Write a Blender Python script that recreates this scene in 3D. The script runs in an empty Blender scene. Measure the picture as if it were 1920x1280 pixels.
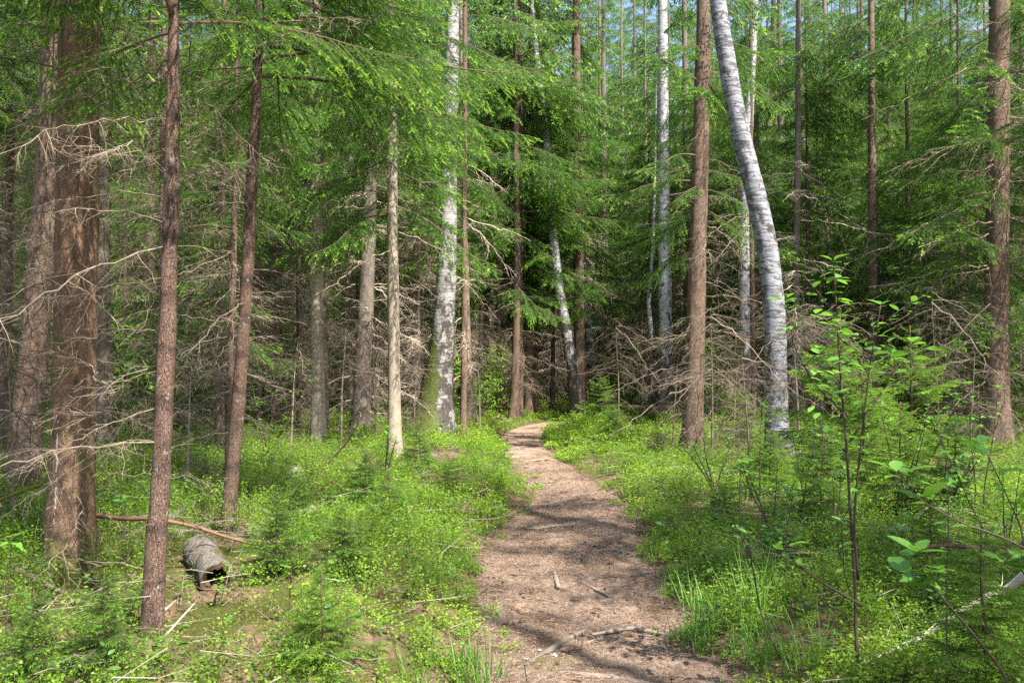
import bpy, math, random
import numpy as np
from mathutils import Vector, Matrix, Euler

# ------------------------------------------------------------------ camera, sky, sun, exposure
SC = bpy.context.scene
COL = SC.collection
FPX, PITCH, CAMH = 1600.0, math.atan(50 / 1600.0), 1.55
cam_d = bpy.data.cameras.new("camera")
cam_d.sensor_width = 36.0
cam_d.lens = 30.0
cam_d.clip_start = 0.05
cam_d.clip_end = 1000.0
cam = bpy.data.objects.new("camera", cam_d)
COL.objects.link(cam)
cam.location = (0, 0, CAMH)
cam.rotation_euler = (math.pi / 2 + PITCH, 0, 0)
SC.camera = cam

SUN_AZ, SUN_EL = math.radians(140), math.radians(55)      # azimuth clockwise from +Y
sun_dir = Vector((math.sin(SUN_AZ) * math.cos(SUN_EL), math.cos(SUN_AZ) * math.cos(SUN_EL), math.sin(SUN_EL)))
W = bpy.data.worlds.new("World")
SC.world = W
W.use_nodes = True
wn = W.node_tree
bg = wn.nodes["Background"]
sky = wn.nodes.new("ShaderNodeTexSky")
sky.sky_type = 'NISHITA'
sky.sun_disc = False
sky.sun_elevation = SUN_EL
sky.sun_rotation = SUN_AZ
sky.air_density = 1.0
sky.dust_density = 2.0
wn.links.new(sky.outputs[0], bg.inputs[0])
bg.inputs[1].default_value = 0.115
sun_d = bpy.data.lights.new("sun", 'SUN')
sun_d.energy = 5.0
sun_d.angle = math.radians(0.53)
sun_d.color = (1.0, 0.94, 0.85)
sun = bpy.data.objects.new("sun", sun_d)
COL.objects.link(sun)
sun.rotation_euler = (-sun_dir).to_track_quat('-Z', 'Y').to_euler()
sun.location = (20, -20, 30)
SC.view_settings.view_transform = 'Standard'
SC.view_settings.look = 'None'
SC.view_settings.gamma = 1.0
SC.view_settings.exposure = 1.62
cy = SC.cycles
cy.max_bounces = 6
cy.diffuse_bounces = 4
cy.glossy_bounces = 2
cy.transmission_bounces = 4
cy.transparent_max_bounces = 4
cy.caustics_reflective = False
cy.caustics_refractive = False
cy.use_denoising = False
cy.denoising_prefilter = 'ACCURATE'
SC.render.film_transparent = False

RNG = np.random.default_rng(7)
random.seed(7)


# ------------------------------------------------------------------ noise and terrain
def _hash(ix, iy, seed):
    n = (ix.astype(np.int64) * 374761393 + iy.astype(np.int64) * 668265263 + seed * 1442695041) & 0x7fffffff
    n = ((n ^ (n >> 13)) * 1274126177) & 0x7fffffff
    n = n ^ (n >> 16)
    return (n & 0xffff) / 65535.0


def vnoise(x, y, seed=0):
    x = np.asarray(x, float); y = np.asarray(y, float)
    ix, iy = np.floor(x), np.floor(y)
    fx, fy = x - ix, y - iy
    fx = fx * fx * (3 - 2 * fx); fy = fy * fy * (3 - 2 * fy)
    a = _hash(ix, iy, seed); b = _hash(ix + 1, iy, seed)
    c = _hash(ix, iy + 1, seed); d = _hash(ix + 1, iy + 1, seed)
    return (a * (1 - fx) + b * fx) * (1 - fy) + (c * (1 - fx) + d * fx) * fy - 0.5


def fbm(x, y, seed=0, octs=3):
    r = 0; a = 1.0
    for o in range(octs):
        r = r + a * vnoise(np.asarray(x) * 2 ** o, np.asarray(y) * 2 ** o, seed + o)
        a *= 0.5
    return r


def sstep(a, b, x):
    t = np.clip((np.asarray(x, float) - a) / (b - a), 0, 1)
    return t * t * (3 - 2 * t)


PY = np.array([-30, 0, 2, 4.2, 4.86, 6.05, 7.1, 8.55, 10.3, 13.05, 15.5, 19.1, 21.6, 23.6, 24.8, 26.0, 27.0])
PX = np.array([.2, .5, .5, .48, .42, .41, .42, .60, .80, .52, .30, .21, .40, 1.0, 1.7, 3.0, 5.0])
PW = np.array([.6, .6, .6, .62, .58, .60, .64, .64, .50, .42, .38, .40, .45, .5, .55, .6, .6])


def path_edge(x, y):
    """signed distance outside the worn path (negative on it)"""
    c = np.interp(y, PY, PX); w = np.interp(y, PY, PW)
    w = w + 0.07 * vnoise(np.asarray(y) * 1.1, np.sign(np.asarray(x) - c) * 3.3 + 9, 5) * 2
    d = np.abs(np.asarray(x) - c) - w
    return np.where(np.asarray(y) > 27.0, 3.0, d)


def height(x, y):
    x = np.asarray(x, float); y = np.asarray(y, float)
    e = path_edge(x, y)
    m = sstep(-0.1, 0.9, e)
    far = sstep(0.6, 3.0, e)
    h = 0.09 * m + far * 0.30 * fbm(x * .33, y * .33, 11, 2) + m * 0.16 * fbm(x * 1.1, y * 1.1, 21, 3)
    h = h + 0.012 * fbm(x * 5, y * 5, 31, 2)
    h = h + sstep(45, 120, np.hypot(x, y)) * (y > 0) * 30
    return h


def hz(x, y):
    return float(height(np.array([x]), np.array([y]))[0])


cam.location.z = CAMH + hz(0, 0)
CP = np.array([0, 0, cam.location.z])


def ray(px, py):
    u, v = (px - 960) / FPX, (640 - py) / FPX
    c, s = math.cos(PITCH), math.sin(PITCH)
    return np.array([u, c - v * s, s + v * c])


def at_depth(px, py, Y):
    r = ray(px, py)
    return CP + r * (Y / r[1])


def on_ground(px, py):
    r = ray(px, py)
    t = 1.5
    while t < 90:
        p = CP + r * t
        if p[2] < hz(p[0], p[1]):
            break
        t *= 1.004
    return p


# ------------------------------------------------------------------ materials
class NT:
    def __init__(s, name):
        s.m = bpy.data.materials.new(name)
        s.m.use_nodes = True
        s.t = s.m.node_tree
        s.b = s.t.nodes["Principled BSDF"]
        s.out = s.t.nodes["Material Output"]

    def n(s, typ, ins=None, **kw):
        nd = s.t.nodes.new("ShaderNode" + typ)
        for k, v in kw.items():
            setattr(nd, k, v)
        for k, v in (ins or {}).items():
            s.set(nd.inputs[k], v)
        return nd

    def set(s, sock, v):
        if isinstance(v, bpy.types.NodeSocket):
            s.t.links.new(v, sock)
        else:
            if isinstance(v, tuple) and len(v) == 3 and sock.type == 'RGBA':
                v = (*v, 1)
            sock.default_value = v

    def coords(s, scale=(1, 1, 1)):
        tc = s.n("TexCoord")
        return s.n("Mapping", {"Vector": tc.outputs["Object"], "Scale": scale}).outputs[0]

    def noise(s, vec, scale, detail=4, rough=.55, dist=0):
        return s.n("TexNoise", {"Vector": vec, "Scale": scale, "Detail": detail, "Roughness": rough, "Distortion": dist}).outputs[0]

    def ramp(s, fac, stops):
        r = s.n("ValToRGB", {"Fac": fac})
        cr = r.color_ramp
        while len(cr.elements) < len(stops):
            cr.elements.new(.5)
        for e, (p, c) in zip(cr.elements, stops):
            e.position = p
            e.color = (*c, 1) if isinstance(c, tuple) else (c, c, c, 1)
        return r.outputs[0]

    def mix(s, fac, a, b, mode='MIX'):
        m = s.n("Mix", data_type='RGBA', blend_type=mode)
        s.set(m.inputs[0], fac); s.set(m.inputs[6], a); s.set(m.inputs[7], b)
        return m.outputs[2]

    def math(s, op, a, b=0.0):
        m = s.n("Math", operation=op)
        s.set(m.inputs[0], a); s.set(m.inputs[1], b)
        return m.outputs[0]

    def maprange(s, v, a, b, c=0.0, d=1.0):
        return s.n("MapRange", {0: v, 1: a, 2: b, 3: c, 4: d}).outputs[0]

    def bump(s, h, strength, dist):
        s.set(s.b.inputs["Normal"], s.n("Bump", {"Height": h, "Strength": strength, "Distance": dist}).outputs[0])

    def base(s, col, rough=.8, spec=.2):
        s.set(s.b.inputs["Base Color"], col)
        s.set(s.b.inputs["Roughness"], rough)
        s.set(s.b.inputs["Specular IOR Level"], spec)
        return s.m


def leaf_mat(name, c1, c2, trans, tcol, rough=.45, spec=.35, obj_var=.3):
    t = NT(name)
    geo = t.n("NewGeometry")
    oi = t.n("ObjectInfo")
    v = t.coords()
    big = t.noise(v, 1.3, 3)
    f = t.math('ADD', t.math('MULTIPLY', geo.outputs["Random Per Island"], .5), t.math('MULTIPLY', t.math('SUBTRACT', big, .5), 1.6))
    f = t.math('ADD', f, t.math('MULTIPLY', t.math('SUBTRACT', oi.outputs["Random"], .5), obj_var))
    col = t.ramp(t.math('ADD', f, .2), [(0, c1), (1, c2)])
    t.base(col, rough, spec)
    tr = t.n("BsdfTranslucent", {"Color": t.mix(.5, col, tcol)})
    mx = t.n("MixShader", {0: trans, 1: t.b.outputs[0], 2: tr.outputs[0]})
    t.t.links.new(mx.outputs[0], t.out.inputs[0])
    return t.m


def bark_mat(name, light, dark, red, plate=34, moss=.32, moss_top=.4, lichen=.15, resin=False, bump=.6, rings=0.0):
    t = NT(name)
    v = t.coords((1, 1, .45))
    vo = t.coords((1, 1, 1))
    wv = t.n("VectorMath", {0: v, 1: t.n("VectorMath", {0: t.n("TexNoise", {"Vector": v, "Scale": 22.0, "Detail": 3.0}).outputs[1], 1: (.05, .05, .05)}, operation='MULTIPLY').outputs[0]}, operation='ADD').outputs[0]
    vor = t.n("TexVoronoi", {"Vector": wv, "Scale": float(plate)}, feature='DISTANCE_TO_EDGE').outputs[0]
    vcol = t.n("TexVoronoi", {"Vector": wv, "Scale": float(plate)}).outputs["Color"]
    fine = t.noise(v, 120, 4, .65)
    mid = t.noise(vo, 7, 5, .6)
    big = t.noise(vo, 1.6, 3)
    oi = t.n("ObjectInfo")
    c = t.mix(t.maprange(mid, .35, .65), dark, light)
    c = t.mix(t.math('MULTIPLY', t.maprange(big, .42, .62), .7), c, red)
    c = t.mix(.35, c, t.ramp(vcol, [(0, dark), (1, light)]))
    edge = t.maprange(vor, .0, .10)
    c = t.mix(t.math('MULTIPLY', t.math('SUBTRACT', 1.0, edge), .45), c, tuple(x * .35 for x in dark))
    c = t.mix(t.maprange(fine, .3, .8, 0, .35), c, tuple(min(1, x * 1.5) for x in light))
    st = t.noise(t.coords((1, 1, .22)), 11, 4, .65)
    c = t.mix(t.maprange(st, .54, .68, 0, .7), c, tuple(x * .5 for x in dark))
    if rings > 0:
        zz = t.math('ADD', t.math('DIVIDE', t.n("SeparateXYZ", {0: vo}).outputs[2], .31), t.math('MULTIPLY', t.noise(vo, 5, 3), .9))
        rg_ = t.maprange(t.math('ABSOLUTE', t.math('SUBTRACT', t.math('FRACT', zz), .5)), .16, .05)
        c = t.mix(t.math('MULTIPLY', t.math('MULTIPLY', rg_, t.maprange(big, .35, .6)), rings), c, tuple(x * .5 for x in dark))
    li = t.noise(vo, 18, 4, .6)
    c = t.mix(t.math('MULTIPLY', t.maprange(li, .62, .70), lichen * 2), c, (.34, .36, .30))
    if moss > 0:
        z = t.n("SeparateXYZ", {0: vo}).outputs[2]
        mz = t.maprange(z, moss_top, 0.0)
        mn = t.noise(vo, 3.2, 5, .65)
        mf = t.maprange(t.math('ADD', t.math('MULTIPLY', mz, moss * .55), mn), .62, .74)
        mcol = t.ramp(t.noise(vo, 60, 3), [(.3, (.035, .05, .008)), (.7, (.12, .14, .02))])
        c = t.mix(mf, c, mcol)
    if resin:
        x = t.n("SeparateXYZ", {0: vo})
        wob = t.noise(vo, 12, 2)
        xx = t.math('ABSOLUTE', t.math('SUBTRACT', t.math('ADD', x.outputs[0], t.math('MULTIPLY', wob, .03)), .0))
        rf = t.math('MULTIPLY', t.math('LESS_THAN', xx, .0045), t.math('GREATER_THAN', t.noise(vo, 26, 3), .5))
        rf = t.math('MULTIPLY', rf, t.math('MULTIPLY', t.math('LESS_THAN', x.outputs[2], 1.15), t.math('GREATER_THAN', x.outputs[2], .45)))
        c = t.mix(rf, c, (.55, .52, .50))
    c = t.mix(t.math('MULTIPLY', oi.outputs["Random"], .35), c, tuple(x * .55 for x in dark))
    h = t.math('ADD', t.math('MULTIPLY', edge, .6), t.math('ADD', t.math('MULTIPLY', fine, .5), mid))
    t.bump(h, bump, .012)
    return t.base(c, .88, .15)


def birch_mat(name, black_top, moss=0.0, lo=(.28, .28, .29), hi=(.47, .47, .485), cut=.525, bt=.585, lowk=.27):
    t = NT(name)
    vo = t.coords()
    vb = t.coords((1, 1, 5.5))
    band = t.noise(vb, 4.5, 5, .65, .5)
    lent = t.noise(t.coords((1, 1, 4.0)), 38, 3, .7)
    blot = t.noise(t.coords((1.3, 1.3, 1)), 4.2, 5, .65, .4)
    z = t.n("SeparateXYZ", {0: vo}).outputs[2]
    low = t.maprange(z, black_top, .1)
    c = t.ramp(t.noise(vo, 9, 4), [(.3, lo), (.7, hi)])
    c = t.mix(t.maprange(lent, .50, .64, 0, .8), c, (.16, .13, .11))
    c = t.mix(t.maprange(band, cut, cut + .07, 0, .85), c, (.065, .058, .055))
    bf = t.maprange(t.math('ADD', blot, t.math('MULTIPLY', low, lowk)), bt, bt + .08)
    c = t.mix(bf, c, t.ramp(t.noise(vo, 50, 3), [(.3, (.02, .017, .015)), (.7, (.10, .085, .07))]))
    if moss > 0:
        mn = t.noise(vo, 2.6, 5, .65)
        xs = t.n("SeparateXYZ", {0: vo}).outputs[0]
        side = t.maprange(xs, .26, -.08)
        mf = t.maprange(t.math('ADD', t.math('MULTIPLY', t.math('MULTIPLY', t.maprange(z, 3.0, .5), side), moss), mn), .66, .76)
        c = t.mix(mf, c, t.ramp(t.noise(vo, 45, 3), [(.3, (.02, .035, .006)), (.7, (.11, .14, .02))]))
    h = t.math('SUBTRACT', t.math('MULTIPLY', t.noise(vo, 30, 4), .6), t.math('ADD', band, t.math('MULTIPLY', bf, .4)))
    t.bump(h, .7, .015)
    return t.base(c, .65, .25)


def wood_mat(name, c1, c2, c3=None, bump=.3):
    t = NT(name)
    v = t.coords()
    geo = t.n("NewGeometry")
    oi = t.n("ObjectInfo")
    f = t.math('ADD', t.math('MULTIPLY', t.noise(v, 14, 4), .6), t.math('MULTIPLY', geo.outputs["Random Per Island"], .4))
    f = t.math('ADD', f, t.math('MULTIPLY', t.math('SUBTRACT', oi.outputs["Random"], .5), .3))
    st = [(.25, c1), (.75, c2)]
    c = t.ramp(f, st)
    if c3:
        c = t.mix(t.maprange(t.noise(v, 5, 4), .58, .66), c, c3)
    t.bump(t.noise(v, 60, 3), bump, .006)
    return t.base(c, .85, .15)


def ground_mat():
    t = NT("forest_floor")
    v = t.coords()
    big = t.noise(v, .55, 3)
    mid = t.noise(v, 2.4, 5, .6)
    fine = t.noise(v, 26, 5, .7)
    vf = t.noise(v, 130, 3, .7)
    litter = t.ramp(fine, [(.3, (.05, .033, .022)), (.5, (.15, .10, .065)), (.72, (.30, .21, .14))])
    moss = t.ramp(vf, [(.3, (.025, .032, .01)), (.55, (.075, .085, .022)), (.75, (.19, .18, .05))])
    f = t.maprange(t.math('ADD', mid, t.math('MULTIPLY', t.math('SUBTRACT', big, .5), .8)), .44, .56)
    c = t.mix(f, litter, moss)
    h = t.math('ADD', t.math('MULTIPLY', fine, .7), t.math('MULTIPLY', vf, .4))
    t.bump(h, .9, .03)
    return t.base(c, .95, .08)


def path_mat():
    t = NT("path_litter")
    v = t.coords()
    fine = t.noise(v, 26, 8, .8)
    vf = t.noise(v, 110, 5, .8)
    streak = t.noise(t.coords((3, 1, 1)), 12, 4, .6, 1.2)
    mid = t.noise(v, 2.6, 4, .6)
    c = t.ramp(fine, [(.3, (.07, .05, .04)), (.48, (.27, .19, .14)), (.68, (.50, .38, .295))])
    c = t.mix(t.maprange(streak, .35, .7, 0, .4), c, (.40, .29, .22))
    damp_shade = t.noise(v, .9, 4, .6, .6)  # damp soil patches that also paint dappled shade into the path colour
    c = t.mix(t.maprange(damp_shade, .50, .62, 0, .6), c, t.ramp(fine, [(.3, (.05, .035, .026)), (.7, (.20, .135, .095))]))
    c = t.mix(t.maprange(mid, .50, .64, 0, .8), c, t.ramp(vf, [(.3, (.045, .03, .022)), (.7, (.16, .10, .07))]))  # darker soil blotches, also deepening the path's shading in its colour
    ms = t.noise(v, 1.7, 5, .65)
    c = t.mix(t.maprange(ms, .56, .66, 0, .75), c, t.ramp(vf, [(.3, (.06, .065, .015)), (.7, (.22, .22, .06))]))
    c = t.mix(t.maprange(vf, .62, .75, 0, .5), c, (.55, .42, .33))
    t.bump(t.math('ADD', fine, t.math('MULTIPLY', vf, .5)), 1.0, .03)
    return t.base(c, .95, .08)


M = {}
M['ground'] = ground_mat()
M['path'] = path_mat()
M['bark'] = bark_mat("spruce_bark", (.21, .15, .11), (.065, .046, .036), (.17, .095, .065))
M['bark_big'] = bark_mat("mossy_spruce_bark", (.235, .15, .10), (.06, .04, .028), (.20, .10, .06), 42, moss=.22, moss_top=3.2, resin=True)
M['bark_slim'] = bark_mat("flaking_slim_bark", (.25, .17, .13), (.075, .05, .04), (.22, .115, .08), 85, lichen=.4, bump=1.0, rings=.8)
M['bark_grey'] = bark_mat("grey_spruce_bark", (.26, .22, .18), (.10, .082, .066), (.20, .14, .10), lichen=.35)
M['bark_pale'] = bark_mat("smooth_pale_bark", (.44, .37, .285), (.22, .18, .14), (.36, .28, .20), 75, moss=.3, moss_top=.6, lichen=.4, bump=.55)
M['bark_red'] = bark_mat("red_brown_bark", (.28, .195, .145), (.085, .06, .045), (.23, .13, .09), 40, moss=.4, moss_top=.5, bump=.8, rings=.35)  # red-brown bark, lighter in tone than the plain spruce bark
M['birch'] = birch_mat("birch_bark", 4.2)
M['birch_lean'] = birch_mat("leaning_birch_bark", .7, 0, (.18, .19, .215), (.33, .345, .38), .495, .545)
M['birch_moss'] = birch_mat("mossy_birch_bark", 5.0, .95, (.20, .20, .195), (.40, .40, .39), .51, .56, .17)
M['needle'] = leaf_mat("spruce_needles", (.032, .085, .02), (.125, .25, .045), .45, (.18, .38, .045))
M['needle_new'] = leaf_mat("fresh_spruce_tips", (.17, .36, .04), (.42, .60, .08), .44, (.36, .6, .05))
M['twig'] = wood_mat("twig_bark", (.045, .03, .022), (.15, .10, .07))
M['dead'] = wood_mat("dead_twig", (.04, .032, .025), (.30, .24, .175), (.14, .14, .08))
M['dead_dark'] = wood_mat("grey_brush", (.03, .025, .02), (.23, .18, .135), (.13, .13, .08))
M['dead_pale'] = wood_mat("bleached_dead_wood", (.26, .21, .16), (.55, .45, .35))
M['dead_red'] = wood_mat("reddish_dead_branch", (.08, .045, .035), (.22, .12, .085))
M['berry'] = leaf_mat("bilberry_leaves", (.05, .15, .016), (.32, .48, .045), .46, (.36, .55, .04), .5, .25, 0)
M['herb'] = leaf_mat("herb_leaves", (.035, .10, .02), (.12, .25, .045), .4, (.22, .42, .05), .45, .35, 0)
M['berry_stem'] = wood_mat("bilberry_stems", (.05, .08, .02), (.14, .17, .05))
M['grass'] = leaf_mat("grass_blades", (.06, .17, .02), (.20, .36, .06), .35, (.25, .45, .04), .5, .3, 0)
M['leaf'] = leaf_mat("sapling_leaves", (.06, .20, .025), (.22, .44, .06), .40, (.30, .58, .05), .32, .55, .1)
M['shrub'] = leaf_mat("shrub_leaves", (.08, .22, .02), (.28, .48, .06), .45, (.36, .6, .05), .45, .3)
M['sap_stem'] = wood_mat("sapling_stem", (.03, .024, .02), (.11, .085, .065))
M['moss'] = leaf_mat("cushion_moss", (.06, .075, .012), (.26, .25, .05), .2, (.3, .3, .05), .8, .1, 0)
M['litter1'] = wood_mat("needle_litter", (.13, .085, .06), (.44, .33, .25))
M['stick'] = wood_mat("grey_sticks", (.06, .05, .04), (.32, .27, .22))
M['log'] = wood_mat("weathered_log", (.10, .088, .072), (.30, .275, .24), (.08, .09, .025), .9)
M['log_dark'] = wood_mat("rotten_heartwood", (.03, .02, .013), (.16, .10, .065))
M['cone'] = wood_mat("cone_scales", (.13, .075, .05), (.30, .19, .13))
M['root'] = wood_mat("root_bark", (.10, .08, .065), (.27, .225, .185), (.10, .10, .04), .6)
M['bleached'] = wood_mat("bleached_branch", (.25, .21, .17), (.55, .48, .40))
M['stone'] = wood_mat("pale_chips", (.30, .28, .26), (.50, .48, .45))


# ------------------------------------------------------------------ mesh helpers (numpy)
class MB:
    def __init__(s):
        s.V = []; s.F = []; s.I = []; s.k = 0

    def add(s, v, f, mi=0):
        if len(v) == 0:
            return
        s.V.append(np.asarray(v, np.float32)); s.F.append(np.asarray(f, np.int32) + s.k)
        s.I.append(np.full(len(f), mi, np.int32) if np.isscalar(mi) else np.asarray(mi, np.int32))
        s.k += len(v)

    def arr(s):
        if not s.V:
            return np.zeros((0, 3), np.float32), np.zeros((0, 3), np.int32), np.zeros(0, np.int32)
        return np.concatenate(s.V), np.concatenate(s.F), np.concatenate(s.I)

    def mesh(s, name, mats, smooth=False):
        v, f, i = s.arr()
        return mesh_from(name, v, f, i, mats, smooth)


def mesh_from(name, v, f, i, mats, smooth=False):
    me = bpy.data.meshes.new(name)
    n = len(f)
    me.vertices.add(len(v)); me.vertices.foreach_set("co", np.ascontiguousarray(v, np.float32).ravel())
    me.loops.add(n * 3); me.loops.foreach_set("vertex_index", np.ascontiguousarray(f, np.int32).ravel())
    me.polygons.add(n)
    me.polygons.foreach_set("loop_start", np.arange(0, n * 3, 3, dtype=np.int32))
    me.polygons.foreach_set("material_index", np.ascontiguousarray(i, np.int32))
    me.polygons.foreach_set("use_smooth", np.full(n, bool(smooth)))
    for m in mats:
        me.materials.append(M[m])
    me.update(calc_edges=True)
    return me


def unit(a):
    return a / np.maximum(np.linalg.norm(a, axis=-1, keepdims=True), 1e-9)


def perp(D):
    Z = np.zeros_like(D); Z[..., 2] = 1
    U = np.cross(D, Z)
    bad = np.linalg.norm(U, axis=-1) < 1e-3
    U[bad] = (1, 0, 0)
    U = unit(U)
    return U, np.cross(U, D)


def tube(pts, rad, sides=6, rough=0.0, rng=RNG, cap=True):
    pts = np.asarray(pts, float); rad = np.asarray(rad, float)
    n = len(pts)
    D = np.gradient(pts, axis=0); D = unit(D)
    ref = np.array([0, 1.0, 0]) if abs(D[0][1]) < .8 else np.array([1.0, 0, 0])
    U = unit(np.cross(D, ref)); Wv = np.cross(U, D)
    a = np.linspace(0, 2 * np.pi, sides, endpoint=False)
    r = rad[:, None] * (1 + rough * rng.standard_normal((n, sides)))
    v = pts[:, None, :] + (U[:, None, :] * np.cos(a)[None, :, None] + Wv[:, None, :] * np.sin(a)[None, :, None]) * r[:, :, None]
    v = v.reshape(-1, 3)
    i = np.arange(n - 1)[:, None] * sides + np.arange(sides)[None]
    j = np.arange(n - 1)[:, None] * sides + (np.arange(sides)[None] + 1) % sides
    f = np.concatenate([np.stack([i, j, i + sides], -1).reshape(-1, 3), np.stack([j, j + sides, i + sides], -1).reshape(-1, 3)])
    if cap:
        v = np.concatenate([v, pts[:1], pts[-1:]])
        b = n * sides
        k = np.arange(sides); k2 = (k + 1) % sides
        f = np.concatenate([f, np.stack([k2, k, np.full(sides, b)], -1), np.stack([k + (n - 1) * sides, k2 + (n - 1) * sides, np.full(sides, b + 1)], -1)])
    return v, f


def spikes(P0, P1, P2, r0, r1):
    """bent tapering three-sided twigs"""
    n = len(P0)
    if n == 0:
        return np.zeros((0, 3)), np.zeros((0, 3), int)
    U, Wv = perp(unit(P1 - P0))
    vs = []
    for P, r in ((P0, r0), (P1, r1)):
        for k in range(3):
            a = k * 2 * np.pi / 3
            vs.append(P + (U * math.cos(a) + Wv * math.sin(a)) * np.asarray(r).reshape(-1, 1))
    vs.append(P2)
    v = np.stack(vs, 1).reshape(-1, 3)
    t = []
    for k in range(3):
        l = (k + 1) % 3
        t += [(k, l, 3 + k), (l, 3 + l, 3 + k), (3 + k, 3 + l, 6)]
    f = (np.arange(n)[:, None, None] * 7 + np.array(t)[None]).reshape(-1, 3)
    return v, f


def needle_tris(P, D, L, per, nl, nw, rng):
    n = len(P)
    if n == 0:
        return np.zeros((0, 3)), np.zeros((0, 3), int)
    U, Wv = perp(D)
    t = (np.arange(per)[None] + rng.random((n, per))) / per
    base = P[:, None] + D[:, None] * (L[:, None] * t)[..., None]
    phi = np.where(rng.random((n, per)) < .5, 0, np.pi) + rng.uniform(-1.15, 1.15, (n, per))
    rad = U[:, None] * np.cos(phi)[..., None] + Wv[:, None] * np.abs(np.sin(phi))[..., None]
    dr = unit(D[:, None] * rng.uniform(.45, .9, (n, per, 1)) + rad * .85)
    ln = nl * rng.uniform(.75, 1.2, (n, per, 1))
    wv = unit(np.cross(dr, rng.standard_normal((n, per, 3)))) * (nw / 2)
    v = np.stack([base - wv, base + wv, base + dr * ln], 2).reshape(-1, 3)
    return v, np.arange(n * per * 3).reshape(-1, 3)


def kites(P, D, L, w, rng, bend=.15):
    n = len(P)
    if n == 0:
        return np.zeros((0, 3)), np.zeros((0, 3), int)
    S = unit(np.cross(D, unit(np.array([0, 0, 1.0]) + .7 * rng.standard_normal((n, 3))))) * (np.asarray(w) * np.ones(n))[:, None] * .5
    L = L[:, None]
    mid = P + D * L * .45
    tip = P + D * L + np.array([0, 0, -1.0]) * L * bend
    v = np.stack([P, mid - S, tip, mid + S], 1).reshape(-1, 3)
    f = (np.arange(n)[:, None, None] * 4 + np.array([(0, 1, 2), (0, 2, 3)])[None]).reshape(-1, 3)
    return v, f


def axis_curve(rng, L, e0, emid, etip, n=12, wob=.12):
    s = np.linspace(0, 1, n)
    e = np.where(s < .55, e0 + (emid - e0) * s / .55, emid + (etip - emid) * (s - .55) / .45)
    az = np.cumsum(rng.normal(0, wob, n)) * .6
    d = np.stack([np.cos(e) * np.cos(az), np.cos(e) * np.sin(az), np.sin(e)], 1)
    p = np.concatenate([np.zeros((1, 3)), np.cumsum(d[:-1] * L / (n - 1), 0)])
    return s, p


def interp3(s, p, q):
    return np.stack([np.interp(q, s, p[:, k]) for k in range(3)], -1)


def live_branch(rng, L, lod, droop=.35, bare=.2, fresh=.45, hang=.35):
    sp2, sp3, sl = {'A': (.062, .042, .075), 'B': (.085, .065, .10), 'C': (.115, .085, .125)}[lod]
    s, ax = axis_curve(rng, L, rng.uniform(-.15, .15), -droop * rng.uniform(.6, 1.3), rng.uniform(-.15, .25))
    b = MB()
    b.add(*tube(ax, np.linspace(.011, .002, len(ax)) * (L / 1.8) ** .8, 5 if lod == 'A' else 3, cap=False), 2)
    S0 = []; S1 = []; S2 = []
    SP = []; SD = []; SL = []; SN = []
    q = bare * rng.uniform(.7, 1.3)
    while q < .985:
        fw = unit(interp3(s, ax, min(1, q + .03)) - interp3(s, ax, max(0, q - .03)))
        side0 = unit(np.cross(fw, (0, 0, 1.0)))
        p0 = interp3(s, ax, q)
        for sg in (-1, 1):
            if rng.random() < .12:
                continue
            l2 = (.40 * L * (1 - q) ** .75 * min(1, (q - bare * .6) / .22 + .25) * rng.uniform(.6, 1.2)) + .05
            an = math.radians(rng.uniform(42, 66) * (1 - .35 * q))
            d = fw * math.cos(an) + side0 * sg * math.sin(an)
            d[2] -= rng.uniform(.05, hang * 1.6)
            d = unit(d)
            p1 = p0 + d * l2 * .5 + np.array([0, 0, -.02 * l2])
            p2 = p0 + d * l2 + np.array([0, 0, -rng.uniform(.05, .3) * l2])
            S0.append(p0); S1.append(p1); S2.append(p2)
            ns = max(2, int(l2 / sp3))
            for k in range(ns):
                u = (k + .6) / ns
                pb = p0 * (1 - u) ** 2 + 2 * (p1) * u * (1 - u) + p2 * u * u
                dd = unit((p1 - p0) * (1 - u) + (p2 - p1) * u)
                sd = unit(np.cross(dd, (0, 0, 1.0)))
                SP.append(pb - dd * sp3 * .5); SD.append(dd); SL.append(sp3 * 1.25); SN.append(1 if (k == ns - 1 and rng.random() < fresh) else 0)
                for g in (-1, 1):
                    if rng.random() < .2:
                        continue
                    a2 = math.radians(rng.uniform(35, 60))
                    e = dd * math.cos(a2) + sd * g * math.sin(a2)
                    e[2] -= rng.uniform(0, hang)
                    SP.append(pb); SD.append(unit(e)); SL.append(sl * (1.15 - .55 * u) * rng.uniform(.7, 1.25))
                    SN.append(1 if (u > .55 and rng.random() < fresh * .8) else 0)
            if lod != 'C' or rng.random() < .7:
                e = d.copy(); e[2] -= .3
                SP.append(p2 - d * .01); SD.append(unit(e)); SL.append(sl * .7); SN.append(1 if rng.random() < fresh * 1.3 else 0)
        q += sp2 / L * rng.uniform(.8, 1.25)
    SP, SD, SL, SN = map(np.array, (SP, SD, SL, SN))
    r0 = np.full(len(S0), .0028 if lod != 'C' else .004)
    b.add(*spikes(np.array(S0), np.array(S1), np.array(S2), r0, r0 * .6), 2)
    for k, mi in ((0, 0), (1, 1)):
        m = SN == k
        P, D, Ln = SP[m], SD[m], SL[m]
        if lod == 'A':
            b.add(*needle_tris(P, D, Ln, 24, .016 if k == 0 else .014, .0042 if k == 0 else .0055, rng), mi)
        elif lod == 'B':
            b.add(*needle_tris(P, D, Ln, 9, .028, .0115, rng), mi)
        else:
            b.add(*kites(P, D, Ln, .03, rng), mi)
    return b.arr()


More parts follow.
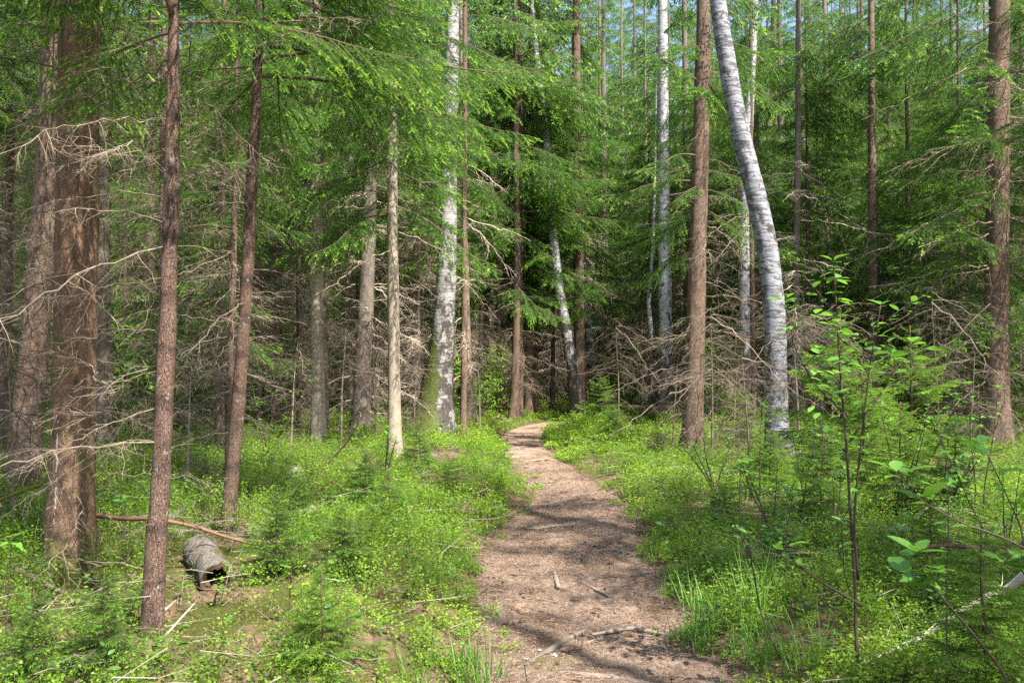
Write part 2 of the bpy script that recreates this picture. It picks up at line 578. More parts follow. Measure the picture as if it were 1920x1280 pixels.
def dead_branch(rng, L, lod, droop=.3, dens=1.0, sub=1.0):
    s, ax = axis_curve(rng, L, rng.uniform(-.25, .3), -droop * rng.uniform(.3, 1.4), -droop * rng.uniform(-.3, 1.2), n=16, wob=.26)
    ax = ax + np.concatenate([np.zeros((2, 3)), rng.normal(0, .011 * L, (len(ax) - 2, 3))])
    b = MB()
    th = .0062 if lod == 'A' else .0095
    b.add(*tube(ax, np.linspace(th, .0022, len(ax)) * (L / 1.6) ** .8, 5 if lod == 'A' else 3, .05, rng, cap=False), 0)
    A = []; B = []; C = []; R = []
    step = {'A': .07, 'B': .09, 'C': .14}[lod] / dens
    q = .1
    while q < .99:
        fw = unit(interp3(s, ax, min(1, q + .03)) - interp3(s, ax, max(0, q - .03)))
        side0 = unit(np.cross(fw, (0, 0, 1.0)))
        p0 = interp3(s, ax, q)
        for sg in (-1, 1):
            if rng.random() < .35:
                continue
            l2 = .5 * L * (1 - q) ** .7 * rng.uniform(.25, 1.1) + .06
            if rng.random() < .2:
                l2 *= .3
            an = math.radians(rng.uniform(35, 75))
            d = fw * math.cos(an) + side0 * sg * math.sin(an)
            d[2] += rng.uniform(-.7, .15)
            d = unit(d)
            p1 = p0 + d * l2 * .5
            k = unit(d + np.array([0, 0, rng.uniform(-.6, .15)]) + rng.normal(0, .18, 3))
            p2 = p1 + k * l2 * .5
            A.append(p0); B.append(p1); C.append(p2); R.append(.0022 if lod == 'A' else (.0034 if lod == 'B' else .005))
            if lod != 'C':
                m = int(l2 / .075 * sub)
                for _ in range(m):
                    u = rng.uniform(.2, .98)
                    pb = p0 + (p1 - p0) * min(1, u * 2) + (p2 - p1) * max(0, u * 2 - 1)
                    e = unit(d * .8 + rng.normal(0, .5, 3) + np.array([0, 0, -.25]))
                    l3 = rng.uniform(.04, .16)
                    A.append(pb); B.append(pb + e * l3 * .5); C.append(pb + e * l3 + rng.normal(0, .012, 3)); R.append(.0016 if lod == 'A' else .0024)
        q += step / L * rng.uniform(.7, 1.4)
    R = np.array(R)
    b.add(*spikes(np.array(A), np.array(B), np.array(C), R, R * .65), 0)
    return b.arr()


def rotm(az, pitch=0.0, roll=0.0):
    return np.array((Matrix.Rotation(az, 3, 'Z') @ Matrix.Rotation(-pitch, 3, 'Y') @ Matrix.Rotation(roll, 3, 'X')))


def put(b, arr, R, sc, t):
    v, f, i = arr
    b.add((v * sc) @ R.T + np.asarray(t), f, i)


def trunk_arr(pts, rad, sides=14, rough=.02, seg=.12, flare=.35, rng=RNG, roots=True, seed=3):
    """tapering trunk through pts (first one at the ground), with root flare and lumps"""
    pts = np.asarray(pts, float); rad = np.asarray(rad, float)
    zl = np.concatenate([[0], np.cumsum(np.linalg.norm(np.diff(pts, axis=0), axis=1))])
    n = int(min(90, max(12, zl[-1] / seg)))
    u = np.linspace(0, 1, n) ** 1.3 * zl[-1]
    P = np.stack([np.interp(u, zl, pts[:, k]) for k in range(3)], 1)
    for _ in range(3):
        P[1:-1] = .25 * P[:-2] + .5 * P[1:-1] + .25 * P[2:]
    r = np.interp(u, zl, rad)
    r0 = rad[0]
    a = np.linspace(0, 2 * np.pi, sides, endpoint=False)
    fl = flare * np.exp(-u / (r0 * 2.2 + .05))
    lob = 1 + .35 * np.cos(a * 4 + seed) + .25 * np.cos(a * 3 + seed * 2.1) if roots else np.ones(sides)
    rr = r[:, None] * (1 + fl[:, None] * lob[None])
    rr *= 1 + rough * 2.2 * (vnoise(np.cos(a)[None] * 2 + u[:, None] * 1.3 + seed, np.sin(a)[None] * 2 + u[:, None] * 3.1, seed) * 2)
    rr *= 1 + rough * rng.standard_normal((n, sides)) * .5
    v = P[:, None, :] + np.stack([np.cos(a)[None] * rr, np.sin(a)[None] * rr, np.zeros_like(rr)], -1)
    v = v.reshape(-1, 3)
    i = np.arange(n - 1)[:, None] * sides + np.arange(sides)[None]
    j = np.arange(n - 1)[:, None] * sides + (np.arange(sides)[None] + 1) % sides
    f = np.concatenate([np.stack([i, j, i + sides], -1).reshape(-1, 3), np.stack([j, j + sides, i + sides], -1).reshape(-1, 3)])
    return v, f, np.zeros(len(f), np.int32)


# ------------------------------------------------------------------ object helpers
def tag(o, label=None, cat=None, group=None, kind=None):
    if label: o["label"] = label
    if cat: o["category"] = cat
    if group: o["group"] = group
    if kind: o["kind"] = kind
    return o


def empty(name, loc, label, cat, group=None, rz=0.0, sc=1.0):
    o = bpy.data.objects.new(name, None)
    COL.objects.link(o)
    o.location = loc; o.rotation_euler = (0, 0, rz); o.scale = (sc, sc, sc)
    o.empty_display_size = .2
    return tag(o, label, cat, group)


def obj(name, me, parent=None, loc=None):
    o = bpy.data.objects.new(name, me)
    COL.objects.link(o)
    if parent: o.parent = parent
    if loc is not None: o.location = loc
    return o


def copy_tree(o, parent=None):
    c = o.copy(); COL.objects.link(c)
    if parent: c.parent = parent
    for ch in o.children:
        copy_tree(ch, c)
    return c


# ------------------------------------------------------------------ ground and path (setting)
def spread_axis(a, b, step, lo, hi, grow=1.16):
    c = list(np.arange(a, b + 1e-6, step))
    st = step
    while c[-1] < hi:
        st *= grow; c.append(c[-1] + st)
    st = step
    while c[0] > lo:
        st *= grow; c.insert(0, c[0] - st)
    return np.array(c)


gx = spread_axis(-9, 9, .08, -220, 220)
gy = spread_axis(1.5, 24, .08, -120, 320)
X, Y = np.meshgrid(gx, gy)
Z = height(X, Y)
e = path_edge(X, Y)
Z = Z - .035 * sstep(.08, -.08, e) + sstep(-.02, .3, e) * .03 * fbm(X * 8, Y * 8, 77, 2)
nx, ny = len(gx), len(gy)
V = np.stack([X, Y, Z], -1).reshape(-1, 3)
idx = np.arange(nx * ny).reshape(ny, nx)
a_, b_, c_, d_ = idx[:-1, :-1].ravel(), idx[:-1, 1:].ravel(), idx[1:, 1:].ravel(), idx[1:, :-1].ravel()
F = np.concatenate([np.stack([a_, b_, c_], 1), np.stack([a_, c_, d_], 1)])
tag(obj("ground", mesh_from("ground", V, F, np.zeros(len(F)), ['ground'], True)),
    "mossy forest floor of brown litter and cushions of moss", "ground", kind="structure")

yy = np.concatenate([np.arange(-6, 1.5, .3), np.arange(1.5, 24, .045), np.linspace(24, 26.9, 60)])
uu = np.linspace(-1.12, 1.12, 49)
cx = np.interp(yy, PY, PX); cw = np.interp(yy, PY, PW)
X = cx[:, None] + uu[None] * (cw[:, None] + .14)
Y = np.repeat(yy[:, None], len(uu), 1)
ed = path_edge(X, Y)
Z = height(X, Y) + .004 - .045 * sstep(-.02, .12, ed) + .05 * fbm(X * 2.2, Y * 2.2, 55, 3) * sstep(.1, -.2, ed) + .022 * fbm(X * 13, Y * 13, 56, 2) * sstep(.05, -.1, ed)
V = np.stack([X, Y, Z], -1).reshape(-1, 3)
idx = np.arange(V.shape[0]).reshape(len(yy), len(uu))
a_, b_, c_, d_ = idx[:-1, :-1].ravel(), idx[:-1, 1:].ravel(), idx[1:, 1:].ravel(), idx[1:, :-1].ravel()
F = np.concatenate([np.stack([a_, b_, c_], 1), np.stack([a_, c_, d_], 1)])
tag(obj("path", mesh_from("path", V, F, np.zeros(len(F)), ['path'], True)),
    "trodden brown footpath covered in spruce needles", "path", kind="structure")


# ------------------------------------------------------------------ branch stock
r = np.random.default_rng(101)
LIVE_A = [live_branch(r, L, 'A', d, .22, .5, h) for L, d, h in ((1.5, .35, .3), (1.8, .5, .45), (1.2, .3, .3), (2.0, .3, .55))]
LIVE_S = [live_branch(r, L, 'A', .2, .08, .55, .15) for L in (.42, .55, .7)]
LIVE_B = [live_branch(r, L, 'B', d, .2, .35, h) for L, d, h in ((1.6, .4, .4), (2.0, .55, .55), (1.3, .35, .35), (2.2, .4, .6), (1.7, .6, .7))]
LIVE_C = [live_branch(r, L, 'C', d, .15, .35, h) for L, d, h in ((1.6, .4, .4), (2.0, .5, .5), (1.8, .6, .6))]
DEAD_A = [dead_branch(r, L, 'A', d, dn, sb) for L, d, dn, sb in ((1.3, .3, 1.2, 1.3), (1.6, .6, 1.3, 1.3), (.9, .3, 1.1, 1), (1.8, .5, 1.1, 1.4), (1.1, .7, 1.2, 1.3))]
DEAD_B = [dead_branch(r, L, 'B', d, 1, 1) for L, d in ((1.3, .4), (1.7, .6), (1.0, .3), (2.0, .5))]
DEAD_C = [dead_branch(r, L, 'C', d, 1, 1) for L, d in ((1.4, .4), (1.8, .6), (1.1, .3))]
STUB = [dead_branch(r, L, 'A', .1, .5, .3) for L in (.16, .25, .35)]
LIVE_M = ['needle', 'needle_new', 'twig']
ME = {}
for key, lst, mats in (("live_near", LIVE_A, LIVE_M), ("live_mid", LIVE_B, LIVE_M), ("dead_near", DEAD_A, ['dead']), ("dead_mid", DEAD_B, ['dead']), ("stub", STUB, ['dead'])):
    ME[key] = [mesh_from(key, *a, mats) for a in lst]
ME["dead_pale"] = [mesh_from("dead_pale", *a, ['dead_pale']) for a in DEAD_B]


# ------------------------------------------------------------------ spruce kinds (copied many times)
def spruce_kind(seed, H, dia, dead0, dead1, live0, lod, maxL, n_whorl=3.0, sp=.42, dead_n=3.5, bark='bark', lean=.02, low_cap=13, dmat='dead'):
    rg = np.random.default_rng(seed)
    zs = np.linspace(0, H, 9)
    off = np.cumsum(rg.normal(0, lean, (9, 2)), 0) * np.linspace(0, 1, 9)[:, None]
    pts = np.column_stack([off, zs]); pts[0, 2] = -.15
    rad = dia / 2 * (1 - np.linspace(0, 1, 9) ** 1.25 * .96)
    tr = trunk_arr(pts, rad, 10 if lod != 'C' else 7, .02, .35, seed=seed, rng=rg)
    def ax(z):
        return np.array([np.interp(z, zs, off[:, 0]), np.interp(z, zs, off[:, 1]), z])
    dead = MB(); live = MB()
    DB = DEAD_B if lod != 'C' else DEAD_C
    z = dead0
    while z < dead1:
        for _ in range(rg.poisson(dead_n)):
            fade = .55 + .6 * (z - dead0) / max(.1, dead1 - dead0)
            put(dead, DB[rg.integers(len(DB))], rotm(rg.uniform(0, 6.28), rg.uniform(-.5, .25), rg.uniform(-.5, .5)), fade * rg.uniform(.6, 1.1) * maxL / 1.9, ax(z + rg.uniform(-.1, .1)))
        z += sp
    z = live0
    while z < H - .2:
        t = (z - live0) / (H - live0)
        Lw = maxL * (min(1, .65 + t * 2.0)) * (1 - t) ** .8 + .2
        for _ in range(max(1, rg.poisson(n_whorl))):
            st = LIVE_B if (lod == 'B' and z < low_cap) else LIVE_C
            k = rg.integers(len(st))
            put(live, st[k], rotm(rg.uniform(0, 6.28), rg.uniform(-.35, .15) + t * .4, rg.uniform(-.35, .35)), Lw / 1.8 * rg.uniform(.75, 1.15), ax(z + rg.uniform(-.12, .12)))
        z += sp * (1.0 if z < low_cap else 3.4)
    return dict(trunk=mesh_from("spruce_trunk", *tr, [bark], True), dead=dead.mesh("spruce_deadwood", [dmat]), crown=live.mesh("spruce_crown", LIVE_M), H=H)


KIND = {
    # mid-distance spruces: bare dead-twigged lower stem, drooping green above
    'tall': [spruce_kind(1, 19, .30, .6, 5.0, 3.2, 'B', 2.4, bark='bark', low_cap=10), spruce_kind(2, 21, .36, .5, 6.0, 4.2, 'B', 2.7, bark='bark_grey', low_cap=11),
             spruce_kind(3, 17, .26, .5, 4.4, 2.6, 'B', 2.2, bark='bark', low_cap=9), spruce_kind(4, 20, .32, .4, 5.5, 3.6, 'B', 2.6, bark='bark_grey', low_cap=10)],
    'bushy': [spruce_kind(5, 8, .13, .2, 1.6, .9, 'B', 1.5, sp=.30, dead_n=2, low_cap=9), spruce_kind(6, 6, .10, .2, 1.0, .5, 'B', 1.3, sp=.26, dead_n=2, low_cap=9),
              spruce_kind(7, 10, .15, .3, 2.4, 1.5, 'B', 1.7, sp=.32, dead_n=3, low_cap=9)],
    'twiggy': [spruce_kind(8, 10, .11, .3, 5.0, 4.2, 'B', 1.4, sp=.24, dead_n=4.5, n_whorl=3, low_cap=8), spruce_kind(9, 13, .15, .3, 6.5, 5.0, 'B', 1.7, sp=.26, dead_n=4.5, n_whorl=3, low_cap=9)],
    'pale': [spruce_kind(14, 9, .12, .2, 6.5, 5.5, 'B', 1.7, sp=.22, dead_n=4.5, n_whorl=2.5, low_cap=9, bark='bark_grey', dmat='dead_pale')],
    'screen': [spruce_kind(15, 13, .15, .3, 2.5, 1.5, 'B', 2.3, sp=.34, n_whorl=3.6, dead_n=2, low_cap=12), spruce_kind(16, 11.5, .14, .3, 2.0, 1.2, 'B', 2.0, sp=.32, n_whorl=3.6, dead_n=2, low_cap=11)],
    'dead': [spruce_kind(17, 2.6, .045, .1, 2.5, 9, 'B', 1.4, sp=.17, dead_n=3.6, bark='dead', dmat='dead_dark'), spruce_kind(18, 1.8, .035, .08, 1.7, 9, 'B', 1.1, sp=.13, dead_n=3.6, bark='dead', dmat='dead_dark')],
    'far': [spruce_kind(10, 20, .32, .5, 4.5, 3.0, 'C', 2.2), spruce_kind(11, 22, .36, .5, 6.0, 4.4, 'C', 2.4, bark='bark_grey'), spruce_kind(12, 17, .26, .4, 4.0, 2.2, 'C', 2.0),
            spruce_kind(13, 9, .14, .2, 1.5, .6, 'C', 1.7, sp=.3)],
}


def plant_kind(kind, k, x, y, rz, sc, label, group):
    d = KIND[kind][k]
    e = empty("spruce_tree", (x, y, hz(x, y) - .03), label, "tree", group, rz, sc)
    obj("trunk", d['trunk'], e)
    obj("deadwood", d['dead'], e)
    if len(d['crown'].polygons):
        obj("crown", d['crown'], e)
    return e


# ------------------------------------------------------------------ the trees one can single out
HERO = []          # (x, y, px column half width) to keep sightlines to them free


def hero_trunk(name, label, cat, px_line, dia_px, bark, H, Y=None, sides=18, flare=.35, rough=.025, cat2=None, group=None, seed=1):
    """px_line: the trunk's middle line in the photograph, from its foot up; built at its own distance and real size"""
    g = on_ground(*px_line[0]) if Y is None else at_depth(*px_line[0], Y)
    Yd = g[1]
    base = np.array([g[0], Yd, hz(g[0], Yd) - .06])
    P = [at_depth(px, py, Yd) - base for px, py in px_line]
    P[0] = np.array([0, 0, 0.0])
    R = [w / FPX * Yd / 2 for w in dia_px]
    P = np.array(P)
    top = P[-1]; dirn = unit(P[-1] - P[-2])
    dirn = unit(dirn * np.array([.6, 1, 1]))
    ext = []
    rr = R[-1]; z = top.copy()
    while z[2] < H:
        z = z + dirn * 1.5
        ext.append(z.copy())
    k = len(ext)
    P = np.concatenate([P, ext]) if k else P
    R = R + [rr * (1 - .93 * (i + 1) / k) for i in range(k)]
    e = empty(name, base, label, cat, group)
    HERO.append((base[0], Yd, R[1] + .1, 1.1 if ('straight tall birch with' in label or 'leaning over' in label or 'broad brown' in label or 'swaying white' in label) else 0.0))
    obj("trunk", mesh_from("hero_trunk", *trunk_arr(P, R, sides, rough, .09, flare, seed=seed), [bark], True), e)
    def ax(zz):
        return np.array([np.interp(zz, P[:, 2], P[:, 0]), np.interp(zz, P[:, 2], P[:, 1]), zz])
    def rad(zz):
        return np.interp(zz, P[:, 2], R)
    return e, ax, rad, Yd


def add_branches(e, ax, rad, rng, key, name, z0, z1, step, n, sc0, sc1, az=None, pit=(-.35, .2)):
    z = z0
    while z < z1:
        for _ in range(n if isinstance(n, int) else rng.poisson(n)):
            me = ME[key][rng.integers(len(ME[key]))]
            o = obj(name, me, e)
            a = rng.uniform(0, 2 * math.pi) if az is None else rng.uniform(*az)
            zz = z + rng.uniform(-.5, .5) * step
            p = ax(zz)
            rd = rad(zz) * .6
            o.location = (p[0] + math.cos(a) * rd, p[1] + math.sin(a) * rd, zz)
            o.rotation_euler = (Matrix.Rotation(a, 3, 'Z') @ Matrix.Rotation(-rng.uniform(*pit), 3, 'Y') @ Matrix.Rotation(rng.uniform(-.5, .5), 3, 'X')).to_euler()
            s = rng.uniform(sc0, sc1)
            o.scale = (s, s, s)
        z += step


def one_branch(e, ax, key, k, name, z, az, pit=0.0, sc=1.0, roll=0.0):
    o = obj(name, ME[key][k], e)
    p = ax(z)
    o.location = p
    o.rotation_euler = (Matrix.Rotation(az, 3, 'Z') @ Matrix.Rotation(-pit, 3, 'Y') @ Matrix.Rotation(roll, 3, 'X')).to_euler()
    o.scale = (sc, sc, sc)
    return o


def upper_crown(e, ax, rng, z0, z1, maxL, sp=.6, n=2.4):
    b = MB(); z = z0
    while z < z1:
        t = (z - z0) / (z1 - z0)
        for _ in range(max(2, rng.poisson(n))):
            put(b, LIVE_C[rng.integers(3)], rotm(rng.uniform(0, 6.28), rng.uniform(-.35, .1) + .4 * t, rng.uniform(-.3, .3)), (maxL * (1 - t) ** .8 + .2) / 1.8 * rng.uniform(.7, 1.1), ax(z))
        z += sp
    obj("crown", b.mesh("upper_crown", LIVE_M), e)


hr = np.random.default_rng(55)
PI = math.pi
# thick mossy spruce
e, ax, rad, _ = hero_trunk("spruce_tree", "thick brown spruce with moss patches and a white resin streak", "tree",
                           [(128, 1080), (131, 1000), (134, 880), (140, 700), (144, 450), (147, 140), (150, 0)], [92, 86, 78, 75, 73, 71, 68], 'bark_big', 19, flare=.22, seed=2)
add_branches(e, ax, rad, hr, "dead_near", "dead_branch", .7, 4.4, .16, 2, .4, 1.0)
add_branches(e, ax, rad, hr, "live_near", "live_branch", 3.7, 4.7, .2, 2, .45, .8, az=(-2.6, -.4), pit=(-.3, .1))
upper_crown(e, ax, hr, 4.9, 19, 2.1)
# spruce behind it
e, ax, rad, _ = hero_trunk("spruce_tree", "reddish spruce leaning slightly behind the thick mossy spruce", "tree",
                           [(40, 935), (52, 780), (72, 560), (90, 350), (100, 150), (105, 0)], [58, 52, 49, 47, 46, 44], 'bark', 18, flare=.15, seed=4)
add_branches(e, ax, rad, hr, "dead_near", "dead_branch", .6, 5.2, .24, 2, .6, 1.1)
upper_crown(e, ax, hr, 5.2, 18, 2.0)
# grey one half hidden
e, ax, rad, _ = hero_trunk("spruce_tree", "grey shaded spruce half hidden behind the thick mossy spruce", "tree",
                           [(198, 850), (192, 600), (188, 300), (186, 0)], [34, 30, 28, 25], 'bark_grey', 18, seed=5)
add_branches(e, ax, rad, hr, "dead_mid", "dead_branch", .5, 6.5, .3, 2, .6, 1.1)
upper_crown(e, ax, hr, 6.0, 18, 2.0)
# slim rough spruce close by
e, ax, rad, _ = hero_trunk("spruce_tree", "slim rough-barked spruce closest to the path's foot, broken leader at its top", "tree",
                           [(284, 1190), (293, 1000), (304, 850), (312, 650), (318, 450), (323, 300), (325, 130), (326, 20)], [37, 35, 33, 31, 29, 26, 23, 19], 'bark_slim', 9, sides=16, flare=.3, rough=.07, seed=6)
b = MB(); b.add(*tube([ax(3.38) + (0, -.02, 0), ax(3.5) + (-.03, -.04, 0), ax(3.75) + (-.08, -.05, 0), ax(4.1) + (-.1, -.05, 0)], [.018, .016, .012, .008], 6))
o = obj("side_leader", b.mesh("side_leader", ['twig'], True), e)
add_branches(e, ax, rad, hr, "stub", "branch_stub", .3, 2.2, .17, 1, .7, 1.2, pit=(-.15, .25))
add_branches(e, ax, rad, hr, "dead_near", "dead_branch", 1.1, 3.3, .16, 1, .5, .95, az=(2.2, 4.6))
add_branches(e, ax, rad, hr, "dead_near", "dead_branch", 1.9, 3.4, .3, 1, .4, .75)
add_branches(e, ax, rad, hr, "live_near", "live_branch", 3.35, 4.5, .18, 2, .6, .95, pit=(-.1, .3))
upper_crown(e, ax, hr, 4.6, 9, 1.2, .3, 3)
# slim smooth spruce
e, ax, rad, _ = hero_trunk("spruce_tree", "slim reddish spruce with short twig stubs beyond the rough-barked one", "tree",
                           [(426, 1000), (434, 900), (444, 800), (456, 640), (467, 450), (477, 250), (484, 100), (488, 0)], [27, 25, 25, 24, 22, 20, 17, 15], 'bark_slim', 11, sides=14, flare=.35, rough=.045, seed=7)
add_branches(e, ax, rad, hr, "stub", "branch_stub", .3, 2.6, .22, 1, .7, 1.3)
add_branches(e, ax, rad, hr, "dead_near", "dead_branch", 2.0, 4.3, .2, 1, .6, 1.1)
one_branch(e, ax, "dead_near", 3, "dead_branch", 3.85, -.1, -.12, 1.15)
one_branch(e, ax, "live_near", 3, "live_branch", 3.95, .15, -.1, 1.25)
one_branch(e, ax, "live_near", 1, "live_branch", 4.2, -.5, 0, 1.0)
add_branches(e, ax, rad, hr, "live_near", "live_branch", 4.0, 5.9, .17, 2, .8, 1.2, pit=(-.25, .2))
add_branches(e, ax, rad, hr, "live_near", "live_branch", 4.1, 5.6, .16, 1, .9, 1.3, az=(-1.1, .5), pit=(-.3, .1))
upper_crown(e, ax, hr, 5.9, 11, 1.3, .45, 2.5)


def mid_spruce(label, line, dia, bark, H, dead=(.6, 5, .3, 2, .5, 1.0), live=None, crown0=6.5, maxL=2.0, Y=None, seed=1, key="dead_mid", name="spruce_tree", flare=.5):
    e, ax, rad, Yd = hero_trunk(name, label, "tree", line, dia, bark, H, Y=Y, sides=12, seed=seed, flare=flare)
    if dead:
        add_branches(e, ax, rad, hr, key, "dead_branch", *dead)
    if live:
        add_branches(e, ax, rad, hr, "live_mid", "live_branch", *live)
    if crown0:
        upper_crown(e, ax, hr, crown0, H, maxL)
    return e, ax


mid_spruce("smooth pale yellowish spruce trunk, sunlit, between slim reddish spruce and pale grey pair",
           [(597, 838), (596, 700), (594, 550), (592, 400), (590, 200), (588, 0)], [27, 26, 25, 24, 22, 20], 'bark_pale', 18, (3.0, 6.4, .4, 2, .5, 1.0), (4.6, 9.0, .34, 2, .8, 1.2), 8.8, seed=8)
mid_spruce("dark thin spruce stem hugging the smooth pale yellowish trunk", [(612, 815), (608, 600), (607, 300), (606, 0)], [11, 10, 9, 8], 'bark', 13, (1, 6, .4, 2, .5, .9), None, 6.5, 1.4, seed=9)
mid_spruce("grey spruce with shaded dark side behind the straight pale pole", [(676, 815), (680, 700), (687, 550), (692, 400), (695, 200), (697, 0)], [34, 31, 29, 27, 25, 22], 'bark_grey', 19, (.6, 6, .3, 2, .7, 1.1), (5, 10, .4, 2, .8, 1.1), 9.5, seed=10, key="dead_pale")
mid_spruce("pinkish pale spruce farther back beside the grey shaded spruce", [(652, 790), (655, 600), (657, 400), (658, 0)], [22, 20, 19, 17], 'bark_pale', 18, (.6, 7, .3, 2, .7, 1.1), None, 8, seed=11, key="dead_pale")
mid_spruce("straight pale pinkish pole of a spruce with few knots, just before the mossy birch",
           [(740, 862), (739, 700), (737, 550), (736, 400), (735, 200), (734, 0)], [25, 23, 22, 20, 19, 17], 'bark_pale', 16, (3.2, 5.6, .4, 2, .5, .9), (4.0, 8.6, .26, 2.4, .9, 1.4), 8.4, 1.7, seed=12)
e, ax = mid_spruce("old birch with a broad foot wrapped in green moss", [(808, 822), (818, 740), (830, 640), (838, 500), (841, 400), (845, 200), (850, 0)], [70, 52, 42, 36, 32, 28, 23], 'birch_moss', 17, None, None, None, seed=13, name="birch_tree", flare=.5)
mid_spruce("slender brown spruce stem just past the mossy birch", [(868, 818), (870, 700), (871, 500), (871, 300), (872, 0)], [13, 12, 11, 10, 9], 'bark_red', 14, (1.5, 6, .4, 2, .6, 1.0), (4.4, 10, .5, 2, .7, 1.0), 9, 1.5, seed=14, key="dead_pale")
mid_spruce("pale lichen-grey stem leaning behind the slender brown spruce", [(884, 797), (879, 700), (875, 600), (870, 400), (866, 0)], [18, 15, 13, 12, 10], 'bark_pale', 15, (1, 5, .4, 2, .6, 1), None, 7, 1.6, seed=15)
dk = [("first dark trunk at the path's vanishing end, thinnest of the row", 934, 783, 9), ("second dark trunk at the path's vanishing end, leaning slightly", 962, 787, 15), ("third dark trunk at the path's vanishing end, close to the leaning one", 974, 782, 12), ("fourth dark trunk at the path's vanishing end, thickest of the row", 992, 781, 17),
      ("fifth dark trunk at the path's vanishing end, brownish one", 1004, 777, 10), ("small dark trunk standing alone before the mossy bank", 911, 778, 12), ("slim brown trunk past the dark row near the bend", 1036, 770, 8)]
for i, (lb, px, py, w) in enumerate(dk):
    mid_spruce(lb, [(px, py), (px + (5 if i == 1 else 1), 680), (px + (8 if i == 1 else 1), 500), (px + 4, 0)], [w * 1.15, w, w * .9, w * .6], 'bark', 19, (1.2, 4, .5, 2, .6, 1), (3.6, 10.5, .45, 3, .9, 1.4), 10.3, 2.4, seed=20 + i)
mid_spruce("swaying white birch beside the path's bend", [(1084, 775), (1074, 690), (1060, 610), (1046, 530), (1036, 430), (1027, 290), (1014, 170), (1001, 60)], [24, 22, 20, 18, 17, 14, 12, 9], 'birch', 16, None, None, None, seed=30, name="birch_tree", Y=24.5)
mid_spruce("brown spruce between the swaying birch and its leaning white neighbour", [(1089, 780), (1087, 650), (1085, 500), (1082, 350), (1080, 0)], [23, 21, 20, 18, 14], 'bark_red', 18, (1.5, 5, .5, 2, .6, 1.1), (3.6, 9, .4, 2, .7, 1.2), 8.5, 2.1, seed=31, Y=25.5)
mid_spruce("birch leaning away from the brown spruce at the bend", [(1118, 770), (1108, 660), (1098, 570), (1088, 420), (1078, 200)], [20, 17, 15, 12, 9], 'birch', 14, None, None, None, seed=32, Y=27, name="birch_tree")
mid_spruce("thin crooked birch next to the straight tall birch", [(1224, 785), (1216, 720), (1223, 650), (1216, 570), (1224, 470), (1228, 330)], [10, 9, 8, 8, 7, 5], 'birch', 9, None, None, None, seed=33, Y=24, name="birch_tree", flare=.1)
mid_spruce("straight tall birch with a blackened foot", [(1250, 795), (1250, 700), (1247, 550), (1245, 400), (1244, 200), (1242, 0)], [36, 28, 24, 22, 20, 18], 'birch', 18, None, None, None, seed=34, name="birch_tree")
mid_spruce("tall sunlit red-brown spruce before the straight tall birch", [(1297, 860), (1302, 720), (1306, 560), (1311, 380), (1316, 180), (1320, 0)], [39, 36, 34, 32, 29, 27], 'bark_red', 19, (.5, 6.0, .28, 2, .6, 1.1), (3.8, 8.6, .34, 2.0, .7, 1.0), 8.4, 1.7, seed=35)
mid_spruce("white birch leaning over towards the path, wide dark bark rings", [(1458, 878), (1456, 780), (1455, 680), (1452, 580), (1440, 470), (1418, 370), (1393, 270), (1368, 150), (1345, 0)], [54, 41, 40, 41, 41, 39, 37, 34, 31], 'birch_lean', 15, None, None, None, seed=36, name="birch_tree", flare=.25)
mid_spruce("thin spruce pole just behind the leaning birch", [(1490, 800), (1492, 650), (1494, 450), (1496, 250), (1497, 0)], [14, 13, 12, 11, 9], 'bark_grey', 15, (1, 6.5, .3, 2, .7, 1.1), None, 7.5, 1.8, seed=37, key="dead_pale")
mid_spruce("dark dead spruce stick between red-brown spruce and leaning birch", [(1413, 800), (1411, 600), (1409, 400), (1408, 100)], [10, 9, 8, 6], 'bark', 12, (1, 6, .3, 2, .7, 1.1), None, 8, 1.5, seed=38)
mid_spruce("shaded grey birch stem dimly seen behind the leaning birch", [(1400, 800), (1397, 600), (1396, 400), (1405, 200), (1415, 0)], [24, 21, 20, 18, 15], 'birch', 17, None, None, None, seed=39, name="birch_tree")
mid_spruce("slim reddish trunk deep in green boughs between leaning birch and broad brown spruce", [(1640, 800), (1637, 600), (1635, 400), (1634, 100)], [18, 16, 15, 12], 'bark_red', 17, (1, 5, .35, 2, .8, 1.2), (2.2, 10, .35, 2.5, .7, 1.2), 9, 2.0, seed=40)
e, ax = mid_spruce("broad brown spruce with long dead side limbs at the picture's edge", [(1868, 838), (1867, 720), (1868, 560), (1871, 400), (1872, 200), (1874, 0)], [48, 44, 41, 40, 38, 35], 'bark_red', 20, (.5, 8.5, .22, 2, .8, 1.35), (2.0, 9.0, .34, 2, 1.0, 1.6), 9.2, 2.4, seed=41)
for zz, az, k in ((7.6, 3.3, 3), (4.9, 3.0, 3), (6.2, 2.9, 1), (2.2, 3.4, 3), (3.6, 3.6, 1)):
    one_branch(e, ax, "dead_mid", k, "dead_branch", zz, az, -.05, 1.5)
mid_spruce("narrow white birch glimpsed in the slit behind the thick mossy spruce", [(106, 800), (107, 600), (109, 450), (110, 200)], [12, 11, 10, 9], 'birch', 15, None, None, None, seed=42, name="birch_tree", Y=20)

